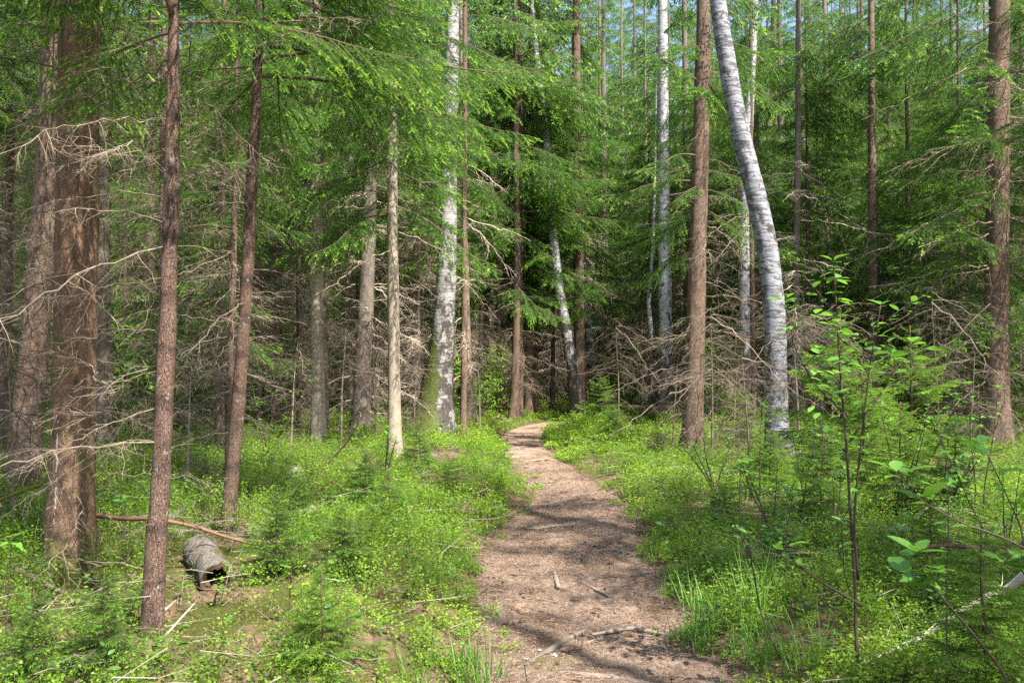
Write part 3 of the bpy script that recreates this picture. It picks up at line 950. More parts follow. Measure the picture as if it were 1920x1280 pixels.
# ------------------------------------------------------------------ the forest behind
COLS = [(-9999, 250, "beyond the thick mossy spruce"), (250, 450, "between the two slim spruces"), (450, 597, "between slim reddish spruce and pale trunk"),
        (597, 740, "between pale trunk and pale pole"), (740, 880, "behind the mossy-footed birch"), (880, 1060, "past the path's vanishing end"),
        (1060, 1250, "between swaying and straight birch"), (1250, 1345, "behind the tall red-brown spruce"), (1345, 1500, "behind the leaning birch"),
        (1500, 1868, "between leaning birch and broad spruce"), (1868, 9999, "beyond the broad brown spruce")]
ORD = "first second third fourth fifth sixth seventh eighth ninth tenth eleventh twelfth thirteenth fourteenth fifteenth sixteenth seventeenth eighteenth nineteenth twentieth".split()
ORD = ORD + ["twenty-" + o for o in ORD[:9]] + ["thirtieth"] + ["thirty-" + o for o in ORD[:9]]
DESC = {'tall': "tall spruce", 'bushy': "low bushy spruce", 'twiggy': "thin dead-twigged spruce", 'far': "distant spruce", 'pale': "bleached dead-twigged spruce", 'screen': "slim bough-hung spruce"}
fr = np.random.default_rng(909)
spots = []


def free(x, y, gap, mar=.3):
    if abs(x) > .68 * y + 1.5:
        return False
    if y < 26.5 and float(path_edge(x, y)) < 1.3:
        return False
    if y < 34 and 880 < 960 + x / y * FPX < 1060:
        return False
    for hx, hy, hw, hc in HERO:
        if (hx - x) ** 2 + (hy - y) ** 2 < gap * gap:
            return False
        if y < hy and abs(x / y - hx / hy) < (hw + .12) / hy + max(mar, hc) / y:
            return False
    for s in spots:
        if (s[0] - x) ** 2 + (s[1] - y) ** 2 < gap * gap:
            return False
    return True


def scatter(kind, n, y0, y1, gap, xr=None):
    c = 0; tries = 0
    while c < n and tries < 12000:
        tries += 1
        y = math.sqrt(fr.uniform(y0 * y0, y1 * y1)); x = fr.uniform(-.68, .68) * y
        if xr and not (xr[0] < x / y < xr[1]):
            continue
        if free(x, y, gap, {'bushy': .75, 'tall': .4, 'far': .1, 'screen': .8}.get(kind, .3)):
            spots.append((x, y, kind)); c += 1


scatter('bushy', 5, 11, 17, 1.7, (-.62, -.14))
scatter('bushy', 9, 10, 19, 1.7, (.20, .66))
scatter('twiggy', 6, 9.5, 17, 1.3, (-.62, -.12))
scatter('twiggy', 4, 11, 18, 1.3, (.22, .62))
scatter('bushy', 6, 9, 17, 1.4, (.24, .62))
scatter('tall', 10, 34, 48, 1.4, (.06, .2))
scatter('screen', 14, 11, 27, 1.5, (.27, .64))
scatter('screen', 3, 26, 36, 1.4, (.05, .25))
scatter('pale', 7, 27, 40, 1.2, (.03, .25))
scatter('pale', 5, 34, 44, 1.2, (-.06, .06))
scatter('screen', 3, 15, 27, 1.4, (-.6, -.2))
scatter('tall', 14, 29, 50, 1.3, (.25, .63))
scatter('tall', 14, 17, 34, 1.8, (-.66, -.05))
scatter('tall', 20, 17, 34, 1.6, (-.05, .66))
scatter('pale', 9, 20, 29, 1.1, (-.26, -.08))
scatter('pale', 3, 15, 26, 1.1, (.16, .5))
scatter('bushy', 9, 11, 24, 1.3, (.27, .6))
scatter('tall', 10, 27, 50, 1.3, (.08, .24))
scatter('far', 16, 30, 66, 1.3, (.06, .24))
scatter('bushy', 38, 19, 36, 1.3)
scatter('twiggy', 16, 18, 32, 1.2)
scatter('far', 18, 34, 58, 1.4, (.2, .63))
scatter('far', 125, 32, 66, 1.5)
spots = [q for q in spots if not (q[2] in ('tall', 'twiggy', 'pale') and q[1] < 30 and .31 < q[0] / q[1] < .56)]
spots = [q for q in spots if not (q[2] in ('bushy', 'screen') and q[1] < 44 and -.04 < q[0] / q[1] < .25)]
spots = [q for k_, q in enumerate(spots) if not (q[2] == 'tall' and q[1] < 38 and .05 < q[0] / q[1] < .22 and k_ % 3)]
cnt = {}
for x, y, kind in sorted(spots, key=lambda s: s[1]):
    px = 960 + x / y * FPX
    ci = [i for i, c in enumerate(COLS) if c[0] <= px < c[1]][0]
    k = cnt.get((ci, kind), 0); cnt[(ci, kind)] = k + 1
    lab = f"{DESC[kind]} {COLS[ci][2]}, {ORD[k]} going back"
    v = fr.integers(len(KIND[kind]))
    plant_kind(kind, int(v), x, y, fr.uniform(0, 6.28), fr.uniform(.85, 1.15) * (1.4 if kind == 'far' else 1), lab, {'tall': "tall spruces of the wood", 'bushy': "low bushy spruces of the understorey", 'twiggy': "thin dead-twigged spruces", 'far': "distant spruces deep in the wood", 'pale': "bleached dead-twigged spruces", 'screen': "slim spruces hung with green boughs"}[kind])
# unseen spruces added round the viewer so their crowns dapple the path
for x, y, k, s in ((8.6, -2.6, 1, 1.0), (4.6, -5.2, 2, .9), (12.5, -7.5, 1, 1.0), (-6.0, 2.0, 0, 1.0), (4.6, 4.0, 0, .95), (6.8, 1.2, 2, .9), (5.6, -1.6, 3, .9), (13.5, 9.5, 1, 1.0)):
    plant_kind('tall', k, x, y, x * 3.1, s, "tall unseen spruce added beside the viewer to dapple the path with shade", "unseen spruces added to shade the path")

for px, py, k, lb in ((1262, 872, 1, "dead leafless young spruce just before the tall red-brown spruce"), (1335, 880, 0, "dead leafless young spruce between red-brown spruce and leaning birch"), (1375, 868, 1, "twiggy dead young spruce beside the leaning birch's foot"),
        (1405, 905, 1, "low dead young spruce before the leaning birch"), (1500, 880, 0, "dead young spruce just past the leaning birch"), (1560, 870, 0, "dead young spruce behind the tall feathery young spruce"), (1760, 880, 0, "dead young spruce in front of the broad brown spruce's dead limbs"),
        (1820, 900, 1, "low dead young spruce at the broad brown spruce's foot"), (1160, 812, 0, "dead young spruce on the bank past the path's bend"), (640, 845, 0, "dead young spruce between the pale trunk and the pale pole"), (705, 838, 0, "dead young spruce just behind the pale pole"),
        (775, 838, 1, "low dead young spruce at the mossy birch's foot"), (545, 870, 1, "low dead young spruce next to the smooth pale trunk"), (900, 806, 0, "dead young spruce on the shaded bank before the dark trunk row"), (350, 930, 1, "low dead young spruce between the two slim spruces"), (25, 1000, 1, "low dead young spruce at the reddish leaning spruce's foot")):
    g = on_ground(px, py)
    plant_kind('dead', k, g[0], g[1], px * .9, 1.0, lb, "dead young spruces in the thicket")

# far-off wood that reads as one mass
b = MB()
wr = np.random.default_rng(31)
for i in range(130):
    an = -.72 + 1.44 * (i * 1.62 % 130 + wr.random()) / 130
    d = wr.uniform(68, 92)
    x, y = math.sin(an) * d, math.cos(an) * d
    z = 0.5; H = wr.uniform(25, 34)
    g = hz(x, y)
    while z < H:
        t = z / H
        for _ in range(4):
            v_, f_, i_ = LIVE_C[wr.integers(3)]
            keep = slice(None, None, 1)
            put(b, (v_, f_, i_), rotm(wr.uniform(0, 6.28), -.3 + .4 * t), (3.0 * (1 - t) ** .7 + .3) / 1.6, (x, y, g + z))
        z += 1.1
tag(obj("distant_forest", b.mesh("distant_forest", LIVE_M)), "far-off green spruce wood closing the view behind the trees", "forest", kind="stuff")


# ------------------------------------------------------------------ young spruces
def young_kind(seed, H, spread):
    rg = np.random.default_rng(seed)
    zs = np.linspace(0, H, 6)
    pts = np.column_stack([np.cumsum(rg.normal(0, .008, 6)), np.cumsum(rg.normal(0, .008, 6)), zs])
    st = MB(); st.add(*tube(pts, np.linspace(.016, .004, 6) * H / 1.2, 6, .05, rg))
    cr = MB()
    z = .06 * H
    while z < H * .99:
        t = z / H
        L = spread * (1 - t) ** .8 * rg.uniform(.75, 1.1) + .05
        for _ in range(5):
            put(cr, LIVE_S[rg.integers(3)], rotm(rg.uniform(0, 6.28), rg.uniform(-.15, .25) + .5 * t, rg.uniform(-.3, .3)), L / .58, (np.interp(z, zs, pts[:, 0]), np.interp(z, zs, pts[:, 1]), z))
        z += .06 * H * rg.uniform(.8, 1.2)
    return st.mesh("young_stem", ['twig'], True), cr.mesh("young_crown", ['needle', 'needle_new', 'twig'])


YK = [young_kind(61, 1.3, .62), young_kind(62, 1.0, .55), young_kind(63, 2.2, .95)]
YK_BRIGHT = []
for st, crm in YK:
    c2 = crm.copy(); c2.materials[0] = None
    YK_BRIGHT.append((st, c2))
M['needle_fresh'] = leaf_mat("light_young_needles", (.07, .16, .022), (.24, .38, .055), .42, (.29, .5, .045))
for st, c2 in YK_BRIGHT:
    c2.materials[0] = M['needle_fresh']


def young(label, x, y, k, sc, bright=False, rz=0.0, group="young spruces near the path"):
    st, crm = (YK_BRIGHT if bright else YK)[k]
    e = empty("young_spruce", (x, y, hz(x, y) - .02), label, "young tree", group, rz, sc)
    obj("trunk", st, e); obj("crown", crm, e)
    return e


def young_px(label, px, py, k, sc, bright=False, Y=None):
    g = on_ground(px, py) if Y is None else at_depth(px, py, Y)
    return young(label, g[0], g[1], k, sc, bright, px * .7)


young_px("bright young spruce at the path's bend, tiers of light twigs", 1125, 800, 0, 1.05, True)
young_px("low dark young spruce in the greenery before the bright one at the bend", 1150, 832, 1, .8)
young_px("tall feathery young spruce behind the leafy sapling", 1580, 915, 2, 1.0, True)
young_px("young spruce with light tips beside the broad brown spruce's shrubs", 1690, 960, 0, .8, True)
young_px("dense young spruce in the corner under the pale fallen branch", 1850, 1330, 0, .6, True, 3.6)
young_px("small young spruce sprouting among dead twigs in the near corner", 60, 1290, 1, .42, False, 4.1)
young_px("small dark young spruce just before the slim rough-barked spruce", 195, 1275, 1, .5, False, 4.2)
young_px("spreading young spruce with pale new tips beside the path's near edge", 610, 1290, 1, .5, True, 4.2)
young_px("dusky young spruce in the bilberries halfway to the path", 640, 1085, 1, .55)
young_px("thin dark young spruce near the mossy log", 516, 1085, 0, .5)
young_px("young spruce in the bilberries before the straight pale pole", 690, 950, 1, .55)
young_px("low young spruce at the foot of the mossy birch", 790, 880, 1, .7)
young_px("young spruce with light boughs at the foot of the leaning birch", 1390, 850, 0, 1.0, True)
young_px("small young spruce on the bank past the tall red-brown spruce's foot", 1232, 855, 1, .6)

# ------------------------------------------------------------------ leafy shrubs far back
def shrub_kind(seed, H):
    rg = np.random.default_rng(seed)
    st = MB(); lf = MB()
    P = []; D = []
    for _ in range(9):
        a = rg.uniform(0, 6.28); ln = rg.uniform(.15, .5)
        p = [np.zeros(3)]
        d = unit(np.array([math.cos(a) * ln, math.sin(a) * ln, 1.0]))
        hh = H * rg.uniform(.6, 1)
        for k in range(6):
            d = unit(d + rg.normal(0, .12, 3)); p.append(p[-1] + d * hh / 6)
        p = np.array(p)
        st.add(*tube(p, np.linspace(.012, .003, 7), 4, cap=False))
        for _ in range(150):
            q = rg.uniform(.25, 1)
            c = interp3(np.linspace(0, 1, 7), p, q) + rg.normal(0, .16, 3) * (1.2 - .5 * q)
            P.append(c); D.append(unit(np.array([rg.normal(), rg.normal(), -.35])))
    lf.add(*kites(np.array(P), np.array(D), rg.uniform(.05, .09, len(P)), .045, rg))
    return st.mesh("shrub_stem", ['sap_stem']), lf.mesh("shrub_foliage", ['shrub'])


SK = [shrub_kind(71, 2.2), shrub_kind(72, 3.0)]
for i, (px, Y, k, lb) in enumerate(((280, 16, 0, "nearer of the bright leafy shrubs seen between the two slim spruces"), (215, 24, 1, "tall leafy shrub beyond the thick mossy spruce"), (460, 29, 1, "tall leafy shrub far behind the slim reddish spruce"), (250, 19, 0, "bright leafy shrub between the two slim spruces"), (395, 24, 1, "pale green shrub glowing behind the slim reddish spruce"), (330, 30, 1, "distant leafy shrub seen through dead twigs by the slim spruces"),
                                    (535, 22, 0, "small leafy shrub before the smooth pale trunk"), (900, 23.5, 0, "leafy shrub on the shaded bank past the mossy birch"), (1180, 28, 1, "leafy shrub between the path's bend and the crooked birch"),
                                    (1350, 21, 0, "leafy shrub between the red-brown spruce and leaning birch"), (1560, 24, 1, "leafy shrub deep behind the tall feathery young spruce"), (1760, 21, 1, "leafy shrub next to the broad brown spruce"), (20, 20, 1, "leafy shrub behind the reddish leaning spruce"))):
    x = (px - 960) / FPX * Y
    e = empty("leafy_shrub", (x, Y, hz(x, Y) - .03), lb, "shrub", "leafy shrubs among the trees", i * 1.7, 1.7 if px < 540 else 1.1)
    obj("stem", SK[k][0], e); obj("foliage", SK[k][1], e)


# ------------------------------------------------------------------ broad-leaved saplings
def leaf_blades(P, D, Nn, L, Wd):
    """ovate leaves folded along the midrib, slightly arched"""
    prof = [(0, .0), (.18, .62), (.42, 1.0), (.68, .82), (.88, .38), (1.0, 0.0)]
    S = unit(np.cross(D, Nn)); Nn = np.cross(S, D)
    vs = []
    for t, w in prof:
        c = P + D * (L * t)[:, None] - Nn * (L * .18 * t * t)[:, None]
        vs.append(c)
        vs.append(c + S * (Wd * w * .5)[:, None] + Nn * (Wd * w * .10)[:, None])
        vs.append(c - S * (Wd * w * .5)[:, None] + Nn * (Wd * w * .10)[:, None])
    v = np.stack(vs, 1).reshape(-1, 3)
    t = []
    for k in range(len(prof) - 1):
        a, b = 3 * k, 3 * k + 3
        t += [(a, a + 1, b + 1), (a, b + 1, b), (a, b, b + 2), (a, b + 2, a + 2)]
    f = (np.arange(len(P))[:, None, None] * 18 + np.array(t)[None]).reshape(-1, 3)
    return v, f


def sapling(label, stems, Y, rg, leaf=.06, name="leafy_sapling", group="broad-leaved saplings", side=None):
    """stems: list of (photo polyline, thickness in photo px, leaf start fraction, leaf count, side-twig length)"""
    x0 = at_depth(*stems[0][0][0], Y)
    base = np.array([x0[0], Y, hz(x0[0], Y) - .02])
    e = empty(name, base, label, "sapling", group)
    st = MB(); P = []; D = []; N = []; Ls = []
    for line, th, q0, nl, tw in stems:
        p = np.array([at_depth(a, b2, Y) for a, b2 in line]) - base
        p[:, 1] += np.cumsum(rg.normal(0, .03, len(p)))
        if line is stems[0][0]:
            p[0] = (0, 0, 0)
        s0 = np.linspace(0, 1, len(p)); s1 = np.linspace(0, 1, 24)
        pp = interp3(s0, p, s1)
        for _ in range(2):
            pp[1:-1] = .25 * pp[:-2] + .5 * pp[1:-1] + .25 * pp[2:]
        st.add(*tube(pp, np.linspace(th, max(1.2, th * .3), 24) / FPX * Y / 2, 6, .04, rg), 0)
        tot = np.sum(np.linalg.norm(np.diff(pp, axis=0), axis=1))
        k = 0
        while k < nl:
            q = q0 + (1 - q0) * rg.random() ** .8
            c = interp3(s1, pp, q)
            if rg.random() < .35 and q < .95 and tw > 0:
                a = rg.uniform(0, 6.28); d = unit(np.array([math.cos(a), math.sin(a) * .7, rg.uniform(.3, .9)]))
                l = tw * rg.uniform(.4, 1.0)
                t1 = c + d * l
                st.add(*tube([c, c + d * l * .5 + (0, 0, .01), t1], [.0022, .0017, .0012], 4), 0)
                m = rg.integers(3, 6)
                for j in range(m):
                    u = .35 + .65 * j / (m - 1)
                    a2 = rg.uniform(0, 6.28)
                    P.append(c + d * l * u); D.append(unit(d * .5 + np.array([math.cos(a2), math.sin(a2), rg.uniform(-.3, .4)]))); Ls.append(leaf * rg.uniform(.6, 1.2)); N.append((rg.normal(0, .3), rg.normal(0, .3), 1))
                k += m
            else:
                a2 = rg.uniform(0, 6.28)
                P.append(c); D.append(unit(np.array([math.cos(a2), math.sin(a2), rg.uniform(-.25, .5)]))); Ls.append(leaf * rg.uniform(.6, 1.2)); N.append((rg.normal(0, .3), rg.normal(0, .3), 1))
                k += 1
        for j in range(3):
            a2 = rg.uniform(0, 6.28)
            P.append(pp[-1]); D.append(unit(np.array([math.cos(a2), math.sin(a2), .6]))); Ls.append(leaf * rg.uniform(.7, 1.1)); N.append((0, 0, 1.0))
    P, D, N, Ls = np.array(P), np.array(D), np.array(N, float), np.array(Ls)
    b = MB(); b.add(*leaf_blades(P + D * .006, D, N, Ls, Ls * .55))
    obj("stem", st.mesh("sapling_stem", ['sap_stem'], True), e)
    obj("foliage", b.mesh("sapling_foliage", ['leaf'], True), e)
    return e


sr = np.random.default_rng(17)
sapling("tall dark-stemmed leafy sapling reaching up in front of the tall feathery young spruce",
        [([(1612, 1330), (1611, 1180), (1608, 1080), (1592, 960), (1578, 850), (1565, 700), (1556, 600), (1545, 495)], 8, .5, 80, .3),
         ([(1608, 1085), (1592, 980), (1600, 850), (1615, 680), (1632, 575)], 6, .3, 56, .28),
         ([(1590, 780), (1530, 720), (1490, 650), (1472, 560)], 4, .3, 26, .18), ([(1600, 830), (1650, 760), (1700, 690), (1725, 640)], 4, .3, 32, .22),
         ([(1610, 1130), (1540, 1090), (1480, 1050), (1400, 1000)], 5, .4, 8, .1), ([(1611, 1150), (1585, 1080), (1578, 980)], 3, .5, 8, .1)], 4.0, sr, .066)
sapling("large-leaved sapling branch reaching in from the picture's edge", [([(1990, 1330), (1950, 1050), (1860, 1000), (1760, 965), (1700, 930), (1660, 880)], 6, .45, 12, .05)], 2.5, sr, .085)
sapling("leafy sapling slanting up from the near corner with a whorl of leaves", [([(1930, 1360), (1890, 1275), (1790, 1155), (1720, 1075), (1695, 1025)], 7, .6, 12, .06)], 2.6, sr, .085)
sapling("leafy sapling at the picture's edge under the broad brown spruce", [([(1960, 1300), (1925, 1000), (1890, 930), (1840, 850)], 5, .4, 24, .15), ([(1940, 1100), (1905, 1060), (1870, 1050)], 4, .3, 14, .1)], 3.2, sr, .08)
sapling("thin bent sapling with few leaves at the path's grassy side", [([(1470, 1250), (1430, 1160), (1408, 1060), (1400, 1030), (1360, 960), (1350, 930)], 4, .6, 9, .06), ([(1408, 1060), (1395, 990), (1390, 900), (1395, 870)], 3, .6, 8, .05)], 4.5, sr, .055)
sapling("slim light-green sapling before the foot of the leaning birch", [([(1425, 950), (1423, 870), (1425, 810), (1428, 760)], 3, .3, 26, .2)], 8.5, sr, .07)
sapling("low leafy sapling left of the tall dark-stemmed one".replace("left of", "beside"), [([(1470, 1060), (1478, 1000), (1488, 950), (1492, 930)], 3, .4, 14, .12)], 5.6, sr, .06)
sapling("straight thin sapling rod in the grass next to the tall dark-stemmed sapling", [([(1775, 1340), (1768, 1100), (1768, 960), (1772, 850)], 4, .3, 14, .12)], 3.6, sr, .055)
sapling("tiny sapling with a rosette of leaves beside the thick mossy spruce", [([(236, 1000), (235, 960), (235, 935)], 3, .8, 7, 0)], 6.2, sr, .075)
sapling("tiny four-leaved sapling before the mossy log", [([(542, 1180), (545, 1110), (549, 1065)], 3, .85, 5, 0)], 4.6, sr, .06)
sapling("tiny pale sapling at the foot of the slim rough-barked spruce", [([(300, 1250), (302, 1215), (305, 1195)], 3, .7, 5, 0)], 4.3, sr, .06)
sapling("tiny sapling by the moss hump under the thick mossy spruce", [([(216, 1190), (217, 1160), (219, 1140)], 3, .7, 4, 0)], 4.9, sr, .055)
sapling("lone small sapling at the picture's edge under dead twigs", [([(10, 1120), (14, 1050), (16, 1010)], 3, .7, 5, 0)], 4.2, sr, .065)
sapling("small leafy sapling in front of the mossy log's open end", [([(350, 1130), (345, 1100), (338, 1085)], 3, .3, 16, .1), ([(410, 1130), (415, 1105), (425, 1085)], 3, .3, 14, .1)], 5.3, sr, .035)


# thicket on the bank beyond the sapling
tr_ = np.random.default_rng(77)
for i, (px, py, k, s_, lb) in enumerate(((1440, 935, 1, .75, "short young spruce just past the leaning birch's foot"), (1540, 985, 0, .75, "young spruce with light tips under the tall dark-stemmed sapling"),
        (1620, 930, 2, .72, "slender young spruce right behind the tall dark-stemmed sapling".replace("right ", "close ")), (1710, 900, 2, .95, "tall young spruce with hanging tiers next to the feathery one"),
        (1790, 985, 0, .8, "young spruce crowding the broad brown spruce's foot"), (1870, 960, 1, .5, "young spruce at the picture's edge before the broad brown spruce"),
        (1750, 1090, 1, .6, "small young spruce under the large-leaved sapling"), (1480, 1075, 1, .5, "small young spruce in the bilberries by the bent sapling"),
        (1360, 985, 1, .5, "small young spruce on the bilberry bank before the red-brown spruce"), (1660, 1130, 1, .5, "small young spruce by the bleached fallen branch"),
        (560, 1010, 0, .45, "young spruce between the mossy log and the path"), (735, 1010, 1, .6, "young spruce on the bilberry bank near the path's bend inwards"),
        (840, 930, 1, .5, "tiny spruce on the bilberry bulge by the path"))):
    young_px(lb, px, py, k, s_, i % 3 != 1)
for i, (px, py, hpx, lb) in enumerate(((1500, 960, 190, "leafy seedling with several stems before the leaning birch"), (1690, 985, 240, "bushy leafy seedling behind the large-leaved sapling"), (1760, 1010, 200, "leafy seedling cluster under the broad brown spruce"),
        (1830, 1000, 260, "many-stemmed leafy seedling near the picture's edge"), (1560, 1040, 170, "leafy seedling at the tall dark-stemmed sapling's side"), (1450, 1020, 150, "low leafy seedling in the bilberries beside the bent sapling"),
        (1890, 1080, 200, "leafy seedling over the bleached fallen branch"), (1700, 1120, 130, "low leafy seedling touching the bleached fallen branch"), (1340, 930, 110, "small leafy seedling on the bank by the red-brown spruce"),
        (1420, 1110, 120, "low leafy seedling among the grass blades"), (500, 870, 150, "leafy seedling between slim reddish spruce and smooth pale trunk"), (720, 920, 110, "leafy seedling in the bilberries before the pale pole"))):
    Yd = on_ground(px, py)[1]
    stems = []
    for j in range(4):
        dx = tr_.normal(0, .33) * hpx
        stems.append(([(px + j * 3, py), (px + dx * .3, py - hpx * .35), (px + dx * .75, py - hpx * .7), (px + dx, py - hpx * tr_.uniform(.8, 1.1))], 3.2, .25, 26, .2))
    sapling(lb, stems, Yd, tr_, .045 + .004 * (i % 4), "leafy_seedling", "leafy seedlings in the undergrowth")


# ------------------------------------------------------------------ ground cover
def spots_ground(n, y0, y1, rg, spread=.66):
    y = np.sqrt(rg.uniform(y0 * y0, y1 * y1, n)); x = rg.uniform(-spread, spread, n) * y
    return x, y


LOGP = on_ground(405, 1100)


def cover(rg):
    lf = MB(); st = MB(); hb = MB()
    for y0, y1, dens, ls, nl, nst in ((3.2, 8, 165, .019, 12, 5), (8, 14, 95, .026, 11, 4), (14, 27, 38, .042, 9, 4), (27, 40, 9, .07, 7, 3)):
        n = int(.66 * (y1 * y1 - y0 * y0) * dens)
        x, y = spots_ground(n, y0, y1, rg)
        u_ = (y - LOGP[1] + 1.2) / 1.6                      # open litter before the hollow log
        kk = ~((np.abs(x - LOGP[0] * (y / LOGP[1])) < .45) & (u_ > -.15) & (u_ < 1.35) & (rg.random(n) < .95))
        x, y = x[kk], y[kk]; n = len(x)
        e = path_edge(x, y)
        patch = fbm(x * .45, y * .45, 91, 3)
        clump = fbm(x * 1.5, y * 1.5, 191, 2)
        nearleft = sstep(-.8, -1.3, x) * sstep(7.0, 5.9, y)
        ee = e + .30 * fbm(x * 2.6, y * 2.6, 401, 2)
        pr = sstep(-.06, .26, ee) * sstep(-.6, -.08, patch + .10) * sstep(-.42, .12, clump + .10) * (1 - .45 * nearleft) * (1 - .6 * sstep(22, 30, y) * sstep(.1, -.1, np.abs(x / y) - .06))
        k = rg.random(n) < pr
        x, y, e, clump = x[k], y[k], e[k], clump[k]
        n = len(x)
        z = height(x, y)
        hp = (.07 + .34 * np.clip(clump + .42, 0, 1) ** 1.3 + .10 * np.clip(fbm(x * .5, y * .5, 17, 2), -.4, 1)) * sstep(-.15, .55, e) + .05
        base = np.stack([x, y, z], 1)
        a = rg.uniform(0, 6.28, (n, nst)); ln = rg.uniform(.1, .6, (n, nst))
        d = unit(np.stack([np.cos(a) * ln, np.sin(a) * ln, np.ones_like(a)], -1))
        hh = np.maximum(.05, hp)[:, None] * rg.uniform(.55, 1.25, (n, nst))
        b0 = np.repeat(base[:, None], nst, 1) + rg.normal(0, .035, (n, nst, 3)) * (1, 1, 0)
        tip = b0 + d * hh[..., None]
        if y1 <= 14:
            B0 = b0.reshape(-1, 3); T = tip.reshape(-1, 3)
            st.add(*spikes(B0, (B0 + T) / 2 + rg.normal(0, .008, T.shape), T, np.full(len(T), .0013), np.full(len(T), .001)))
        q = rg.uniform(.2, 1.0, (n, nst, nl)) ** .75
        side = rg.uniform(0, 6.28, (n, nst, nl))
        rad = np.stack([np.cos(side), np.sin(side), rg.uniform(-.1, .75, side.shape)], -1)
        P = b0[:, :, None] + (tip - b0)[:, :, None] * q[..., None] + rad * (ls * .5)
        P = P.reshape(-1, 3)
        D = unit(rad.reshape(-1, 3) + rg.normal(0, .25, P.shape))
        L = ls * rg.uniform(.55, 1.35, len(P))
        lf.add(*kites(P, D, L, L * .6, rg, .1))
        # broader-leaved low herbs between the bilberries
        if y1 <= 14:
            m = int(n * .10); kk = rg.integers(0, n, m)
            B0 = base[kk] + rg.normal(0, .12, (m, 3)) * (1, 1, 0); B0[:, 2] = height(B0[:, 0], B0[:, 1])
            sd = rg.uniform(0, 6.28, (m, 7))
            rd = np.stack([np.cos(sd), np.sin(sd), rg.uniform(.1, .7, sd.shape)], -1)
            PP = (B0[:, None] + rd * .012 + np.array([0, 0, 1.0]) * (rg.uniform(.05, .26, (m, 7)) + .4 * hp[kk][:, None])[..., None]).reshape(-1, 3)
            LL = rg.uniform(.03, .062, len(PP))
            hb.add(*leaf_blades(PP, unit(rd.reshape(-1, 3)), rg.normal(0, .25, PP.shape) + (0, 0, 1.0), LL, LL * .5))
    o = obj("bilberry_cover", lf.mesh("bilberry_leaves", ['berry']))
    tag(o, "bright green bilberry bushes carpeting both sides of the path", "ground cover", kind="stuff")
    obj("bilberry_stems", st.mesh("bilberry_stems", ['berry_stem']), o)
    o = obj("forest_herbs", hb.mesh("forest_herbs", ['herb']))
    tag(o, "darker broad-leaved herbs growing between the bilberries", "ground cover", kind="stuff")


cover(np.random.default_rng(44))


def mossy(rg):
    b = MB()
    x, y = spots_ground(42000, 3.2, 11, rg)
    e = path_edge(x, y)
    pr = sstep(0, .25, e) * sstep(-.1, .12, fbm(x * .9, y * .9, 13, 3) + .25 * sstep(-.9, -1.6, x))
    pr = np.maximum(pr, sstep(.10, .25, fbm(x * 1.2, y * 1.6, 63, 3) + .12 * sstep(-.35, 0, e)) * (e < .05))
    k = rg.random(len(x)) < pr
    x, y, e = x[k], y[k], e[k]
    P = np.stack([x, y, height(x, y) - .005 + np.where(e < 0, .05 * fbm(x * 2.2, y * 2.2, 55, 3), 0)], 1)
    D = unit(rg.normal(0, .5, P.shape) + (0, 0, .8))
    b.add(*kites(P, D, rg.uniform(.015, .04, len(P)) * np.where(e < 0, .5, 1), .011, rg))
    tag(obj("moss_carpet", b.mesh("moss_carpet", ['moss'])), "yellowish moss tufts over the forest floor near the slim spruces", "moss", kind="stuff")


mossy(np.random.default_rng(45))


def litter(rg):
    b = MB()
    n = 60000
    y = np.sqrt(rg.uniform(3.3 ** 2, 15 ** 2, n)) ; y = 3.3 + (y - 3.3) * rg.random(n) ** .4
    c = np.interp(y, PY, PX); w = np.interp(y, PY, PW)
    x = c + rg.uniform(-1.15, 1.15, n) * w
    z = height(x, y) + .012 + .05 * fbm(x * 2.2, y * 2.2, 55, 3)
    P = np.stack([x, y, z], 1)
    a = rg.uniform(0, 6.28, n); l = rg.uniform(.010, .030, n) * np.where(rg.random(n) < .06, 2.5, 1)
    d = np.stack([np.cos(a), np.sin(a), rg.normal(0, .15, n)], 1) * l[:, None]
    r_ = np.where(l > .045, .0022, .0012)
    b.add(*spikes(P, P + d * .5 + (0, 0, .002), P + d, r_, r_))
    k = rg.integers(0, n, 420)
    a = rg.uniform(0, 6.28, 420); l = rg.uniform(.02, .07, 420)
    d = np.stack([np.cos(a), np.sin(a), rg.normal(0, .1, 420)], 1) * l[:, None]
    r_ = rg.uniform(.003, .009, 420)
    b.add(*spikes(P[k], P[k] + d * .5 + (0, 0, .004), P[k] + d, r_, r_ * .8), 1)
    tag(obj("needle_litter", b.mesh("needle_litter", ['litter1', 'twig'])), "fallen needles and twig bits strewn over the path", "litter", kind="stuff")
    b = MB()
    n = 4600
    x, y = spots_ground(n, 3.4, 16, rg)
    k = (path_edge(x, y) > .05) & (rg.random(n) < np.where(x < -1, .9, .45))
    x, y = x[k], y[k]; n = len(x)
    z = height(x, y) + rg.uniform(.005, .22, n) * (rg.random(n) < .65) + .01
    P = np.stack([x, y, z], 1)
    a = rg.uniform(0, 6.28, n); l = rg.uniform(.12, .65, n)
    d = np.stack([np.cos(a), np.sin(a), rg.normal(.03, .12, n)], 1) * l[:, None]
    r_ = rg.uniform(.0014, .0045, n)
    b.add(*spikes(P, P + d * .5 + rg.normal(0, .02, (n, 3)), P + d, r_, r_ * .7))
    tag(obj("twig_litter", b.mesh("twig_litter", ['stick'])), "dead grey twigs scattered over the forest floor", "litter", kind="stuff")


litter(np.random.default_rng(46))


